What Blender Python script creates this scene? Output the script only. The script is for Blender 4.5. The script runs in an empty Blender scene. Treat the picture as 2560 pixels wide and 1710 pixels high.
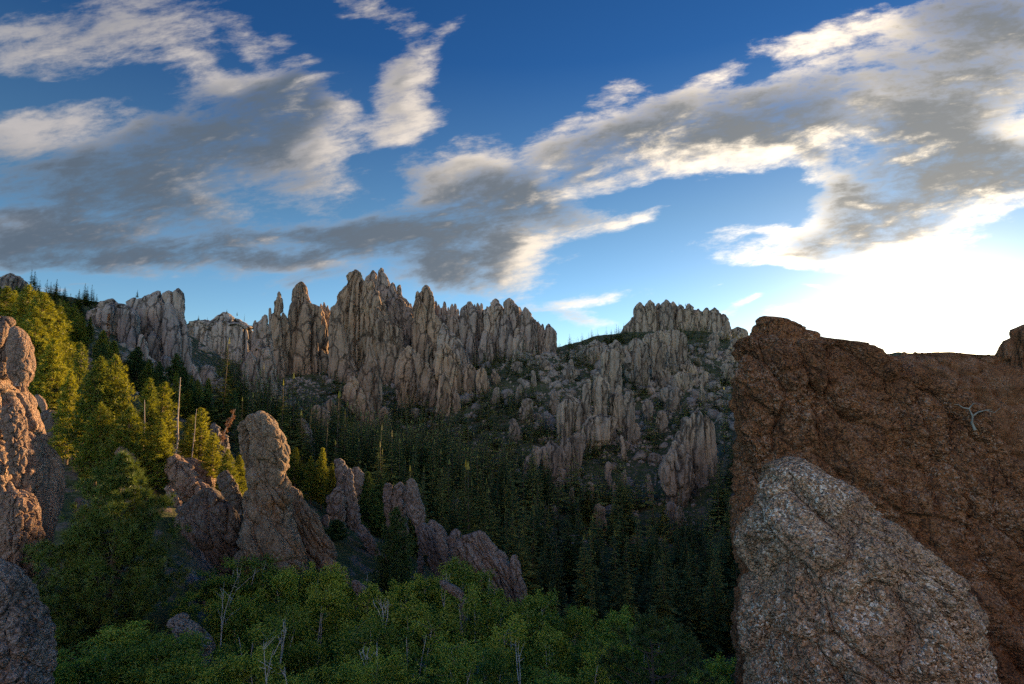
import bpy, math, random
import numpy as np
random.seed(7)
RNG = np.random.default_rng(11)
scene = bpy.context.scene
C = scene.collection

# ------------------------------------------------------------------ camera
# the photograph is 2560 x 1710; a 20 mm lens on a full frame sensor
W, H, F = 2560.0, 1710.0, 1421.0
PITCH = math.atan((1000.0 - H / 2) / F)            # eye level lies at row 1000
cam_data = bpy.data.cameras.new("camera")
cam_data.sensor_width = 36.0
cam_data.lens = F / W * 36.0
cam_data.clip_start = 0.1
cam_data.clip_end = 9000.0
cam = bpy.data.objects.new("camera", cam_data)
cam.location = (0, 0, 0)
cam.rotation_euler = (math.pi / 2 + PITCH, 0, 0)
C.objects.link(cam)
scene.camera = cam


def ray(px, py):
    cx, cy = (px - W / 2) / F, (H / 2 - py) / F
    return np.array([cx, math.cos(PITCH) - cy * math.sin(PITCH), math.sin(PITCH) + cy * math.cos(PITCH)])


def P(px, py, D):
    d = ray(px, py)
    return d * (D / d[1])


def project(x, y, z):
    """world points -> photograph pixels (arrays)"""
    c, s = math.cos(PITCH), math.sin(PITCH)
    fwd = y * c + z * s
    up = -y * s + z * c
    fwd = np.maximum(fwd, 1e-3)
    return W / 2 + F * x / fwd, H / 2 - F * up / fwd


# ------------------------------------------------------------------ light
sd = ray(2323, 872)
SUN_DIR = sd / np.linalg.norm(sd)
SUN_EL = math.asin(SUN_DIR[2])
SUN_AZ = math.atan2(SUN_DIR[0], SUN_DIR[1])        # clockwise from +Y
sun_data = bpy.data.lights.new("sun", 'SUN')
sun_data.energy = 5.0
sun_data.angle = math.radians(0.53)
sun_data.color = (1.0, 0.62, 0.30)
sun = bpy.data.objects.new("sun", sun_data)
sun.rotation_euler = (math.pi / 2 - SUN_EL, 0, math.pi - SUN_AZ)
C.objects.link(sun)

vs = scene.view_settings
scene.display_settings.display_device = 'sRGB'
vs.view_transform = 'Standard'
vs.look = 'None'
vs.exposure = 2.0
vs.gamma = 1.0
vs.use_curve_mapping = False

scene.cycles.max_bounces = 4
scene.cycles.diffuse_bounces = 3
scene.cycles.glossy_bounces = 1
scene.cycles.transmission_bounces = 2
scene.cycles.transparent_max_bounces = 4
scene.cycles.caustics_reflective = False
scene.cycles.caustics_refractive = False
scene.cycles.sample_clamp_indirect = 4.0
scene.cycles.use_denoising = False


# ------------------------------------------------------------------ node helper
class Nodes:
    def __init__(self, tree):
        self.t = tree

    def n(self, kind, **kw):
        nd = self.t.nodes.new(kind)
        for k, v in kw.items():
            if k.startswith('i_'):
                nd.inputs[k[2:].replace('_', ' ')].default_value = v
            else:
                setattr(nd, k, v)
        return nd

    def l(self, a, b):
        self.t.links.new(a, b)

    def put(self, sock, v):
        if isinstance(v, bpy.types.NodeSocket):
            self.l(v, sock)
        elif v is not None:
            sock.default_value = v

    def m(self, op, a, b=None, c=None, clamp=False):
        nd = self.n('ShaderNodeMath', operation=op, use_clamp=clamp)
        for i, v in enumerate((a, b, c)):
            self.put(nd.inputs[i], v)
        return nd.outputs[0]

    def vm(self, op, a, b=None, s=None):
        nd = self.n('ShaderNodeVectorMath', operation=op)
        self.put(nd.inputs[0], a)
        if b is not None:
            self.put(nd.inputs[1], b)
        if s is not None:
            self.put(nd.inputs['Scale'], s)
        return nd.outputs['Value'] if op in ('DOT_PRODUCT', 'LENGTH', 'DISTANCE') else nd.outputs[0]

    def ss(self, v, a, b, lo=0.0, hi=1.0):
        nd = self.n('ShaderNodeMapRange', interpolation_type='SMOOTHSTEP')
        for i, x in enumerate((v, a, b, lo, hi)):
            self.put(nd.inputs[i], x)
        return nd.outputs[0]

    def mix(self, f, a, b, blend='MIX'):
        nd = self.n('ShaderNodeMix', data_type='RGBA', blend_type=blend)
        self.put(nd.inputs[0], f)
        for i, v in ((6, a), (7, b)):
            if isinstance(v, (tuple, list)):
                v = (v[0], v[1], v[2], 1.0)
            self.put(nd.inputs[i], v)
        return nd.outputs[2]

    def noise(self, vec, scale, detail=4.0, rough=0.55, dist=0.0, out=0):
        nd = self.n('ShaderNodeTexNoise')
        self.put(nd.inputs['Vector'], vec)
        nd.inputs['Scale'].default_value = scale
        nd.inputs['Detail'].default_value = detail
        nd.inputs['Roughness'].default_value = rough
        nd.inputs['Distortion'].default_value = dist
        return nd.outputs[out]

    def map(self, vec, scale=(1, 1, 1), rot=(0, 0, 0), loc=(0, 0, 0), kind='POINT'):
        nd = self.n('ShaderNodeMapping', vector_type=kind)
        self.put(nd.inputs[0], vec)
        nd.inputs['Location'].default_value = loc
        nd.inputs['Rotation'].default_value = rot
        nd.inputs['Scale'].default_value = scale
        return nd.outputs[0]

    def ramp(self, f, stops, interp='LINEAR'):
        nd = self.n('ShaderNodeValToRGB')
        cr = nd.color_ramp
        cr.interpolation = interp
        while len(cr.elements) < len(stops):
            cr.elements.new(0.5)
        for e, (p, c) in zip(cr.elements, stops):
            e.position = p
            e.color = (c[0], c[1], c[2], 1) if isinstance(c, (tuple, list)) else (c, c, c, 1)
        self.put(nd.inputs[0], f)
        return nd.outputs[0]


# ------------------------------------------------------------------ sky with clouds
# every cloud is an ellipse on the sky: x, y, radius x, radius y, tilt (deg, anticlockwise), cover, thickness
K = W / 2347.0
CLOUDS = [
    # left, upper
    (230, 70, 330, 110, 8, 1.0, .25), (110, 110, 210, 70, 0, .6, .0), (400, 120, 190, 80, -28, .8, .0), (490, 170, 110, 30, -35, .5, 0),
    (545, 55, 60, 28, 0, .55, 0), (570, 105, 70, 40, -40, .65, 0), (635, 85, 65, 45, 20, .75, 0), (705, 140, 70, 26, 0, .55, 0),
    (590, 180, 110, 32, 15, .7, 0), (50, 165, 110, 22, -5, .45, 0), (300, 215, 40, 12, 0, .35, 0),
    (840, 5, 130, 55, -10, .95, 0), (900, 40, 70, 30, -20, .5, 0),
    # left, band of bright cloud at the edge and the grey sheet below
    (130, 285, 240, 60, 8, 1.0, .05), (30, 310, 150, 60, 0, .7, 0), (410, 250, 60, 35, 35, .45, .2),
    (460, 300, 300, 115, 15, 1.15, .9), (640, 260, 200, 90, 15, .8, .9), (690, 200, 60, 80, -25, .7, .7),
    (620, 370, 240, 90, -18, 1.0, .5), (740, 370, 120, 90, -5, .8, .15), (760, 305, 150, 60, 10, .6, 0), (780, 245, 60, 40, 0, .8, 0),
    (930, 160, 80, 140, -8, .85, .3), (935, 260, 90, 130, 5, .8, .2), (890, 310, 90, 60, 20, .6, .1), (1000, 75, 70, 28, 40, .45, .4),
    (110, 410, 360, 100, -3, 1.0, .75), (360, 400, 260, 100, -8, .9, .75), (220, 500, 420, 110, 0, 1.1, .95), (470, 480, 180, 60, -12, .5, .6),
    (120, 545, 260, 80, 2, .8, .5), (75, 510, 150, 50, 8, .5, -.6), (330, 580, 420, 45, -4, .9, .9), (600, 580, 260, 32, -3, .75, .8), (240, 610, 220, 22, -8, .6, .8),
    (640, 530, 160, 35, 8, .7, .8), (520, 545, 120, 30, 0, .5, .7), (680, 605, 160, 18, -8, .6, .0), (390, 425, 150, 40, -25, .5, .2),
    # middle
    (830, 530, 230, 75, 4, 1.05, 1.0), (1030, 520, 260, 100, 6, 1.1, 1.0), (1060, 440, 230, 75, -8, 1.0, .8), (1250, 460, 180, 50, -18, .85, .8),
    (1330, 505, 190, 45, 8, .9, .2), (1150, 560, 240, 60, 12, .8, .4), (1180, 590, 80, 60, 0, .9, .1), (980, 620, 320, 70, 0, .85, .8),
    (1140, 640, 170, 60, -6, .7, .5), (700, 645, 160, 26, 4, .5, .8), (1000, 410, 110, 35, 25, .7, 0), (1060, 370, 150, 45, 20, .7, 0),
    (1450, 490, 90, 18, 10, .5, .1), (1300, 585, 60, 14, 20, .5, 0),
    (1360, 690, 160, 24, 5, .6, .1), (1270, 720, 170, 20, -8, .55, .5), (1330, 745, 170, 16, -4, .5, .4),
    # the long band rising to the right
    (1170, 380, 190, 60, 18, .9, .2), (1370, 370, 260, 80, 22, 1.15, .8), (1560, 300, 260, 95, 20, 1.15, .9), (1440, 290, 240, 60, 24, .8, .1),
    (1650, 240, 260, 60, 18, .85, .05), (1800, 260, 200, 110, 10, 1.15, 1.0), (1720, 330, 200, 60, 15, .9, .3), (1880, 330, 120, 80, -40, .9, .6),
    (1410, 215, 110, 60, 25, .75, 0), (1310, 290, 120, 26, 25, .45, 0), (1650, 160, 160, 30, 28, .7, 0), (1240, 262, 60, 22, 10, .3, 0),
    (1930, 90, 180, 60, 15, 1.0, 0), (1980, 30, 120, 45, 10, .8, 0), (2050, 190, 330, 110, 18, 1.1, .35), (2200, 110, 320, 140, 15, 1.1, .6),
    (2300, 20, 220, 80, 0, .9, .8), (2260, 190, 260, 80, 18, 1.0, .5), (1830, 118, 60, 14, 0, .5, 0),
    # the right-hand mass over the sun
    (2090, 290, 200, 80, 8, .95, .8), (2250, 280, 220, 80, 14, .85, .45), (2100, 340, 180, 70, 0, 1.0, .9), (2150, 420, 300, 95, 10, 1.25, 1.15),
    (2050, 500, 260, 85, 20, 1.2, 1.1), (2280, 420, 200, 90, 15, 1.1, .9), (2200, 520, 240, 60, 22, 1.0, .6), (1930, 480, 120, 60, 30, .85, .05),
    (1900, 555, 230, 45, 10, .95, .45), (1770, 530, 220, 40, 5, .8, .0), (1740, 590, 220, 40, -5, .9, .0), (1900, 618, 230, 26, -1, .95, .8),
    (2010, 580, 200, 40, 12, .8, .4), (1990, 455, 60, 22, 0, .6, 0), (1900, 385, 80, 40, -30, .6, .1), (2330, 330, 120, 60, 30, .7, 0),
    (1690, 705, 80, 14, 20, .5, 0), (1860, 668, 60, 13, -5, .5, 0), (1730, 695, 60, 10, 20, .5, 0), (1640, 665, 50, 8, 5, .4, 0),
    (1830, 715, 240, 22, 3, .6, 0), (1970, 650, 34, 14, 0, .5, .7),
    (90, 652, 100, 14, -6, .5, 0), (180, 640, 110, 9, -8, .5, .7), (70, 640, 70, 12, 0, .4, 0),
]


def build_sky():
    world = bpy.data.worlds.new("World")
    scene.world = world
    world.use_nodes = True
    t = world.node_tree
    t.nodes.clear()
    # group: cover and thickness of the cloud deck at a place on the sky
    g = bpy.data.node_groups.new('cloud_deck', 'ShaderNodeTree')
    g.interface.new_socket('place', in_out='INPUT', socket_type='NodeSocketVector')
    g.interface.new_socket('cover', in_out='OUTPUT', socket_type='NodeSocketFloat')
    g.interface.new_socket('thick', in_out='OUTPUT', socket_type='NodeSocketFloat')
    b = Nodes(g)
    gi = g.nodes.new('NodeGroupInput')
    go = g.nodes.new('NodeGroupOutput')
    cover, thick = 0.0, 0.0
    for (x, y, rx, ry, rot, cv, th) in CLOUDS:
        d = ray(x * K, y * K)
        u, v = d[0] / d[1], d[2] / d[1]
        sc = K / F / d[1] * 1.12
        q = b.map(gi.outputs[0], kind='TEXTURE', loc=(u, v, 0), rot=(0, 0, math.radians(rot)), scale=(rx * sc, ry * sc, 1))
        gr = b.n('ShaderNodeTexGradient', gradient_type='SPHERICAL')
        b.l(q, gr.inputs[0])
        cover = b.m('MULTIPLY_ADD', gr.outputs[1], cv * 1.0, cover)
        if th:
            thick = b.m('MULTIPLY_ADD', gr.outputs[1], th * cv, thick)
    b.l(cover, go.inputs[0])
    b.l(thick, go.inputs[1])

    b = Nodes(t)
    geo = b.n('ShaderNodeTexCoord')
    dirv = geo.outputs['Generated']
    sep = b.n('ShaderNodeSeparateXYZ')
    b.l(dirv, sep.inputs[0])
    x, y, z = sep.outputs
    ya = b.m('MAXIMUM', b.m('ABSOLUTE', y), 0.12)
    u = b.m('DIVIDE', x, ya)
    v = b.m('DIVIDE', z, ya)
    cmb = b.n('ShaderNodeCombineXYZ')
    b.l(u, cmb.inputs[0]); b.l(v, cmb.inputs[1])
    uv = cmb.outputs[0]
    # wispy detail, drawn out along the wind
    streak = b.map(b.map(uv, rot=(0, 0, math.radians(-10))), scale=(2.5, 8.0, 1))
    big = b.noise(streak, 1.0, 3.0, .55, 0.0, out=1)
    warp = b.vm('SCALE', b.vm('SUBTRACT', big, (0.5, 0.5, 0.5)), s=0.12)
    uvw = b.vm('ADD', uv, warp)
    WS = .35

    def texture(vec, det):
        a = b.noise(b.vm('ADD', vec, b.vm('SCALE', big, s=WS)), 2.3, det, .66, .15)
        c = b.noise(b.vm('MULTIPLY', vec, (1.0, .62, 1.0)), 7.0, det, .66, .1)
        return b.m('MULTIPLY_ADD', a, .68, b.m('MULTIPLY', c, .32))

    fine = texture(streak, 8.0)
    fine_c = b.m('SUBTRACT', fine, 0.5)

    def deck(off):
        gn = b.n('ShaderNodeGroup')
        gn.node_tree = g
        b.l(b.vm('ADD', uvw, off), gn.inputs[0])
        # overlapping banks merge softly instead of adding up
        soft = [b.m('SUBTRACT', 1.0, b.m('EXPONENT', b.m('MULTIPLY', o, -1.38))) for o in (gn.outputs[0], b.m('MAXIMUM', gn.outputs[1], 0.0))]
        return soft

    s = ray(2323, 872)
    su, sv = s[0] / s[1], s[2] / s[1]
    tosun = b.vm('NORMALIZE', b.vm('SUBTRACT', (su, sv, 0), uv))
    c0, th0 = deck((0, 0, 0))
    c1, th1 = deck(b.vm('SCALE', tosun, s=0.035))
    streak2 = b.map(b.map(b.vm('ADD', uv, b.vm('SCALE', tosun, s=0.016)), rot=(0, 0, math.radians(-10))), scale=(2.5, 8.0, 1))
    fine2 = texture(streak2, 5.0)
    dens0 = b.m('ADD', c0, b.m('MULTIPLY', fine_c, 2.6))
    alpha = b.m('MULTIPLY', b.ss(dens0, 0.27, 1.02), .96)
    alpha = b.m('MULTIPLY', alpha, b.ss(c0, 0.02, 0.2))
    # light: edges turned to the sun and thin cloud are bright, thick cloud is grey
    relief = b.m('MULTIPLY_ADD', b.m('SUBTRACT', c0, c1), 1.7, b.m('MULTIPLY', b.m('SUBTRACT', fine, fine2), 1.5))
    edge = b.ss(relief, 0.0, 0.55)
    body = b.ss(b.m('ADD', b.m('MULTIPLY', th0, 1.0), b.m('MULTIPLY', fine_c, 1.7)), 0.06, 0.85)
    cosang = b.vm('DOT_PRODUCT', b.vm('NORMALIZE', dirv), tuple(SUN_DIR))
    near = b.m('POWER', b.m('MAXIMUM', cosang, 0.0), 14.0)
    near2 = b.m('POWER', b.m('MAXIMUM', cosang, 0.0), 3.0)
    # behind the viewer the unseen deck is brightened and warmed as added fill light
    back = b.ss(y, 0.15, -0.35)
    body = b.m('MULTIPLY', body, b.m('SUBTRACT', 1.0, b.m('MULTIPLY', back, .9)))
    lit = b.m('MULTIPLY', b.m('SUBTRACT', 1.0, b.m('MULTIPLY', body, b.m('SUBTRACT', 1.0, b.m('MULTIPLY', edge, 0.85)))), 1.0)
    litcol = b.mix(near2, (0.60, 0.56, 0.55), (1.8, 1.5, 1.12))
    litcol = b.mix(near, litcol, (2.7, 2.3, 1.75))
    darkcol = b.mix(near2, (0.125, 0.165, 0.22), (0.25, 0.265, 0.275))
    darkcol = b.mix(near, darkcol, (0.40, 0.39, 0.36))
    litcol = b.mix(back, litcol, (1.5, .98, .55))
    ccol = b.mix(b.m('POWER', lit, 1.3), darkcol, b.mix(1.0, litcol, b.m('MULTIPLY_ADD', fine_c, 1.3, .95), 'MULTIPLY'))
    # clear air
    sky = b.n('ShaderNodeTexSky', sky_type='NISHITA')
    sky.sun_disc = False
    sky.sun_elevation = SUN_EL
    sky.sun_rotation = SUN_AZ
    sky.altitude = 1800
    sky.air_density = 1.0
    sky.dust_density = 0.6
    sky.ozone_density = 3.0
    STR = 0.05
    # clear mountain air after rain: paler low down, deep blue overhead
    el = b.m('DIVIDE', z, b.m('SQRT', b.m('ADD', b.m('POWER', x, 2.0), b.m('POWER', y, 2.0))))
    tint = b.ramp(el, [(0.0, (1.6, 1.62, 1.62)), (0.12, (1.75, 1.62, 1.55)), (0.32, (1.30, 1.25, 1.15)), (0.62, (.38, .70, .98)), (1.0, (.30, .62, .92))])
    air = b.mix(1.0, sky.outputs[0], tint, 'MULTIPLY')
    clouds = b.mix(1.0, ccol, (CLOUD_MUL, CLOUD_MUL, CLOUD_MUL), 'MULTIPLY')
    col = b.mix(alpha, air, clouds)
    gain = b.m('MULTIPLY_ADD', back, 3.0, 1.0)  # added fill: rear sky boosted to light faces turned to the viewer
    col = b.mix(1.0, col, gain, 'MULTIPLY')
    # the aureole of the low sun behind thin cloud
    ang = b.m('ARCCOSINE', b.m('MINIMUM', cosang, 1.0))
    a1 = b.m('MULTIPLY', b.m('EXPONENT', b.m('MULTIPLY', ang, -1 / 0.045)), 20.0)
    a2 = b.m('MULTIPLY', b.m('EXPONENT', b.m('MULTIPLY', b.m('POWER', ang, 2.0), -1 / 0.010)), 4.2)
    glow = b.n('ShaderNodeMix', data_type='RGBA', blend_type='ADD')
    glow.inputs[0].default_value = 1.0
    b.l(col, glow.inputs[6])
    gcol = b.mix(1.0, b.mix(1.0, (1.0, 0.66, 0.30), a1, 'MULTIPLY'), b.mix(1.0, (1.0, 0.88, 0.68), a2, 'MULTIPLY'), 'ADD')
    b.l(gcol, glow.inputs[7])
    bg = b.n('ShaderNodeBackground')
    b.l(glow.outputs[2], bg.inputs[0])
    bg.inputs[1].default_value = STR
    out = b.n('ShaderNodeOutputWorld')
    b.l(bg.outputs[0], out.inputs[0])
    world.cycles.sampling_method = 'MANUAL'
    world.cycles.sample_map_resolution = 512


CLOUD_MUL = 4.5
build_sky()


# ------------------------------------------------------------------ numpy noise
_perm = np.random.default_rng(3).permutation(256)
_perm = np.concatenate([_perm, _perm, _perm]).astype(np.int64)
_grad = np.random.default_rng(4).normal(size=(256, 3))
_grad /= np.linalg.norm(_grad, axis=1)[:, None]
_jit = np.random.default_rng(5).random((256, 4))


def _hash(ix, iy, iz):
    return _perm[_perm[_perm[ix & 255] + (iy & 255)] + (iz & 255)]


def perlin(p):
    i = np.floor(p).astype(np.int64)
    f = p - i
    w = f * f * f * (f * (f * 6 - 15) + 10)
    r = np.zeros(len(p))
    for dx in (0, 1):
        wx = w[:, 0] if dx else 1 - w[:, 0]
        for dy in (0, 1):
            wy = w[:, 1] if dy else 1 - w[:, 1]
            for dz in (0, 1):
                wz = w[:, 2] if dz else 1 - w[:, 2]
                g = _grad[_hash(i[:, 0] + dx, i[:, 1] + dy, i[:, 2] + dz)]
                r += wx * wy * wz * (g[:, 0] * (f[:, 0] - dx) + g[:, 1] * (f[:, 1] - dy) + g[:, 2] * (f[:, 2] - dz))
    return r * 1.5


def fbm(p, octaves=4, gain=0.5, ridged=False):
    a, s, t = 1.0, 0.0, 0.0
    for o in range(octaves):
        n = perlin(p * (2.03 ** o) + o * 17.3)
        if ridged:
            n = 1 - 2 * np.abs(n)
        s = s + a * n
        t += a
        a *= gain
    return s / t


def voronoi(p):
    """distance to the nearest and second nearest cell point, and a random value of the cell"""
    i = np.floor(p).astype(np.int64)
    f = p - i
    d1 = np.full(len(p), 9.0)
    d2 = np.full(len(p), 9.0)
    cid = np.zeros(len(p))
    for dx in (-1, 0, 1):
        for dy in (-1, 0, 1):
            for dz in (-1, 0, 1):
                h = _hash(i[:, 0] + dx, i[:, 1] + dy, i[:, 2] + dz)
                j = _jit[h]
                d = (dx + j[:, 0] - f[:, 0]) ** 2 + (dy + j[:, 1] - f[:, 1]) ** 2 + (dz + j[:, 2] - f[:, 2]) ** 2
                near = d < d1
                d2 = np.where(near, d1, np.minimum(d2, d))
                cid = np.where(near, j[:, 3], cid)
                d1 = np.where(near, d, d1)
    return np.sqrt(d1), np.sqrt(d2), cid


# ------------------------------------------------------------------ objects
def link(name, data, loc=(0, 0, 0), parent=None):
    o = bpy.data.objects.new(name, data)
    C.objects.link(o)
    o.location = loc
    if parent is not None:
        o.parent = parent
    return o


def tag(o, label=None, cat=None, group=None, kind=None):
    if label:
        o['label'] = label
    if cat:
        o['category'] = cat
    if group:
        o['group'] = group
    if kind:
        o['kind'] = kind
    return o


def mesh(name, verts, polys, mats, smooth=False, mat_index=None):
    """polys: an (n,k) array, or a list of such arrays"""
    me = bpy.data.meshes.new(name)
    if isinstance(polys, np.ndarray):
        polys = [polys]
    polys = [p for p in polys if len(p)]
    verts = np.asarray(verts, dtype=np.float32)
    me.vertices.add(len(verts))
    me.vertices.foreach_set('co', verts.ravel())
    loops = np.concatenate([p.ravel() for p in polys]).astype(np.int32)
    sizes = np.concatenate([np.full(len(p), p.shape[1]) for p in polys]).astype(np.int32)
    starts = np.concatenate([[0], np.cumsum(sizes)[:-1]]).astype(np.int32)
    me.loops.add(len(loops))
    me.loops.foreach_set('vertex_index', loops)
    me.polygons.add(len(sizes))
    me.polygons.foreach_set('loop_start', starts)
    me.polygons.foreach_set('loop_total', sizes)
    if smooth:
        me.polygons.foreach_set('use_smooth', np.ones(len(sizes), dtype=bool))
    for m in (mats if isinstance(mats, (list, tuple)) else [mats]):
        me.materials.append(m)
    if mat_index is not None:
        me.polygons.foreach_set('material_index', np.asarray(mat_index, dtype=np.int32))
    me.update(calc_edges=True)
    return me


class MB:
    """collects tubes and leaves into one mesh"""

    def __init__(self):
        self.v, self.q, self.t, self.n = [], [], [], 0

    def add(self, v, q=None, t=None):
        v = np.asarray(v, dtype=float).reshape(-1, 3)
        if q is not None and len(q):
            self.q.append(np.asarray(q).reshape(-1, 4) + self.n)
        if t is not None and len(t):
            self.t.append(np.asarray(t).reshape(-1, 3) + self.n)
        self.v.append(v)
        self.n += len(v)

    def tube(self, pts, rad, k=6):
        pts = np.asarray(pts, dtype=float)
        rad = np.broadcast_to(np.asarray(rad, dtype=float), (len(pts),))
        tan = np.gradient(pts, axis=0)
        tan /= np.linalg.norm(tan, axis=1)[:, None] + 1e-9
        ref = np.array([1.0, 0.13, 0.0]) if abs(tan[0][0]) < 0.8 else np.array([0.0, 1.0, 0.1])
        a = np.cross(tan, ref)
        a /= np.linalg.norm(a, axis=1)[:, None] + 1e-9
        b = np.cross(tan, a)
        th = np.arange(k) / k * 2 * np.pi
        ring = pts[:, None, :] + rad[:, None, None] * (np.cos(th)[None, :, None] * a[:, None, :] + np.sin(th)[None, :, None] * b[:, None, :])
        n = len(pts)
        i = np.arange(n - 1)[:, None] * k + np.arange(k)[None, :]
        j = np.arange(n - 1)[:, None] * k + (np.arange(k)[None, :] + 1) % k
        q = np.stack([i, j, j + k, i + k], axis=-1).reshape(-1, 4)
        cap = np.array([[n * k, (n - 1) * k + m, (n - 1) * k + (m + 1) % k] for m in range(k)])
        self.add(np.concatenate([ring.reshape(-1, 3), pts[-1:] + tan[-1:] * rad[-1]]), q, cap)

    def arrays(self):
        return np.concatenate(self.v), [np.concatenate(x) for x in (self.q, self.t) if x]

    def mesh(self, name, mat, smooth=False):
        v, p = self.arrays()
        return mesh(name, v, p, mat, smooth)


# ------------------------------------------------------------------ materials
def new_mat(name):
    m = bpy.data.materials.new(name)
    m.use_nodes = True
    m.node_tree.nodes.clear()
    b = Nodes(m.node_tree)
    out = b.n('ShaderNodeOutputMaterial')
    return m, b, out


def rock_mat(name, base, dark, warm, scale=1.0, streak=0.5, lichen=0.3, warm_amt=0.35, bump=0.5, speck=0.0, tilt=0.0,
             rust=(0.30, 0.13, 0.05), rust_amt=0.3, light=(0.45, 0.43, 0.40), crackw=.04, crack_amt=.75):
    """granite: scale is the size in metres of its main blotches"""
    base, warm, dark, light, rust = [tuple(c * k for c in q) for q, k in ((base, 1.12), (warm, 1.12), (dark, .85), (light, 1.1), (rust, 1.1))]
    m, b, out = new_mat(name)
    tc = b.n('ShaderNodeTexCoord')
    pos = b.map(tc.outputs['Object'], scale=(1 / scale, 1 / scale, 1 / scale))
    n1 = b.noise(pos, 1.0, 6.0, .6)
    n2 = b.noise(b.map(pos, rot=(.3, tilt, .2), scale=(1.6, 1.6, .22)), 1.0, 5.0, .6)
    n3 = b.noise(pos, 0.35, 4.0, .55)
    n4 = b.noise(pos, 7.0, 5.0, .7)
    col = b.mix(b.ss(n1, .32, .68), base, warm)
    col = b.mix(b.m('MULTIPLY', b.ss(n3, .50, .66), warm_amt), col, rust)
    col = b.mix(b.m('MULTIPLY', b.ss(n2, .52, .70), streak), col, dark)
    col = b.mix(b.m('MULTIPLY', b.ss(n4, .55, .75), lichen), col, light)
    col = b.mix(b.m('MULTIPLY', b.ss(n4, .48, .28), lichen), col, dark)
    cr = b.n('ShaderNodeTexVoronoi', feature='DISTANCE_TO_EDGE')
    wob = b.vm('ADD', b.map(pos, rot=(.25, tilt + .1, .3), scale=(1.0, 1.0, .35)), b.vm('SCALE', b.noise(pos, 1.6, 3.0, out=1), s=.55))
    b.l(wob, cr.inputs['Vector'])
    cr.inputs['Scale'].default_value = 1.1
    crack = b.ss(cr.outputs['Distance'], 0.0, crackw)
    col = b.mix(b.m('MULTIPLY', b.m('SUBTRACT', 1.0, crack), crack_amt), col, tuple(c * .45 for c in dark))
    if speck:
        v = b.n('ShaderNodeTexVoronoi', feature='F1')
        b.l(b.vm('ADD', pos, b.vm('SCALE', b.noise(pos, 12.0, 2.0, out=1), s=.08)), v.inputs['Vector'])
        v.inputs['Scale'].default_value = speck
        r = b.n('ShaderNodeSeparateColor')
        b.l(v.outputs['Color'], r.inputs[0])
        patch = b.m('MULTIPLY', b.ss(n1, .36, .60), b.ss(n3, .40, .56))
        col = b.mix(b.m('MULTIPLY', b.ss(r.outputs[0], .62, .70), b.m('MULTIPLY', patch, .75)), col, light)
        col = b.mix(b.m('MULTIPLY', b.ss(r.outputs[1], .68, .74), .7), col, dark)
        col = b.mix(b.m('MULTIPLY', b.ss(r.outputs[2], .80, .86), .6), col, rust)
    h = b.m('MULTIPLY_ADD', n4, .35, b.m('MULTIPLY_ADD', n1, .6, b.m('MULTIPLY', n2, .35)))
    h = b.m('MULTIPLY_ADD', crack, .30 * min(1.0, crack_amt / .75), h)
    if speck:
        h = b.m('MULTIPLY_ADD', v.outputs['Distance'], -.55, h)
    bp = b.n('ShaderNodeBump')
    bp.inputs['Strength'].default_value = bump
    bp.inputs['Distance'].default_value = scale * .28
    b.l(h, bp.inputs['Height'])
    # no two rocks have quite the same tone
    inf = b.n('ShaderNodeObjectInfo')
    tone = b.mix(inf.outputs['Random'], (.74, .72, .72), (1.08, 1.02, .94))
    col = b.mix(1.0, col, tone, 'MULTIPLY')
    bs = b.n('ShaderNodeBsdfPrincipled')
    b.l(col, bs.inputs['Base Color'])
    bs.inputs['Roughness'].default_value = .92
    bs.inputs['Specular IOR Level'].default_value = .2
    b.l(bp.outputs[0], bs.inputs['Normal'])
    b.l(bs.outputs[0], out.inputs[0])
    return m


def leaf_mat(name, c1, c2, scale=1.5, trans=0.35, rough=.6, c3=None):
    m, b, out = new_mat(name)
    tc = b.n('ShaderNodeTexCoord')
    n = b.noise(tc.outputs['Object'], scale, 3.0)
    inf = b.n('ShaderNodeObjectInfo')
    f = b.m('ADD', n, b.m('MULTIPLY', b.m('SUBTRACT', inf.outputs['Random'], .5), .5))
    col = b.mix(b.ss(f, .3, .7), c1, c2)
    if c3:
        n5 = b.noise(tc.outputs['Object'], scale * 6, 2.0)
        col = b.mix(b.m('MULTIPLY', b.ss(n5, .55, .75), .7), col, c3)
    d = b.n('ShaderNodeBsdfDiffuse')
    b.l(col, d.inputs[0])
    tr = b.n('ShaderNodeBsdfTranslucent')
    b.l(b.mix(1.0, col, (1.3, 1.25, .55), 'MULTIPLY'), tr.inputs[0])
    mx = b.n('ShaderNodeMixShader')
    mx.inputs[0].default_value = trans
    b.l(d.outputs[0], mx.inputs[1]); b.l(tr.outputs[0], mx.inputs[2])
    gl = b.n('ShaderNodeBsdfGlossy')
    gl.inputs['Color'].default_value = (.5, .5, .5, 1)
    gl.inputs['Roughness'].default_value = .45
    mg = b.n('ShaderNodeMixShader')
    mg.inputs[0].default_value = .03
    b.l(mx.outputs[0], mg.inputs[1]); b.l(gl.outputs[0], mg.inputs[2])
    b.l(mg.outputs[0], out.inputs[0])
    return m


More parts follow.
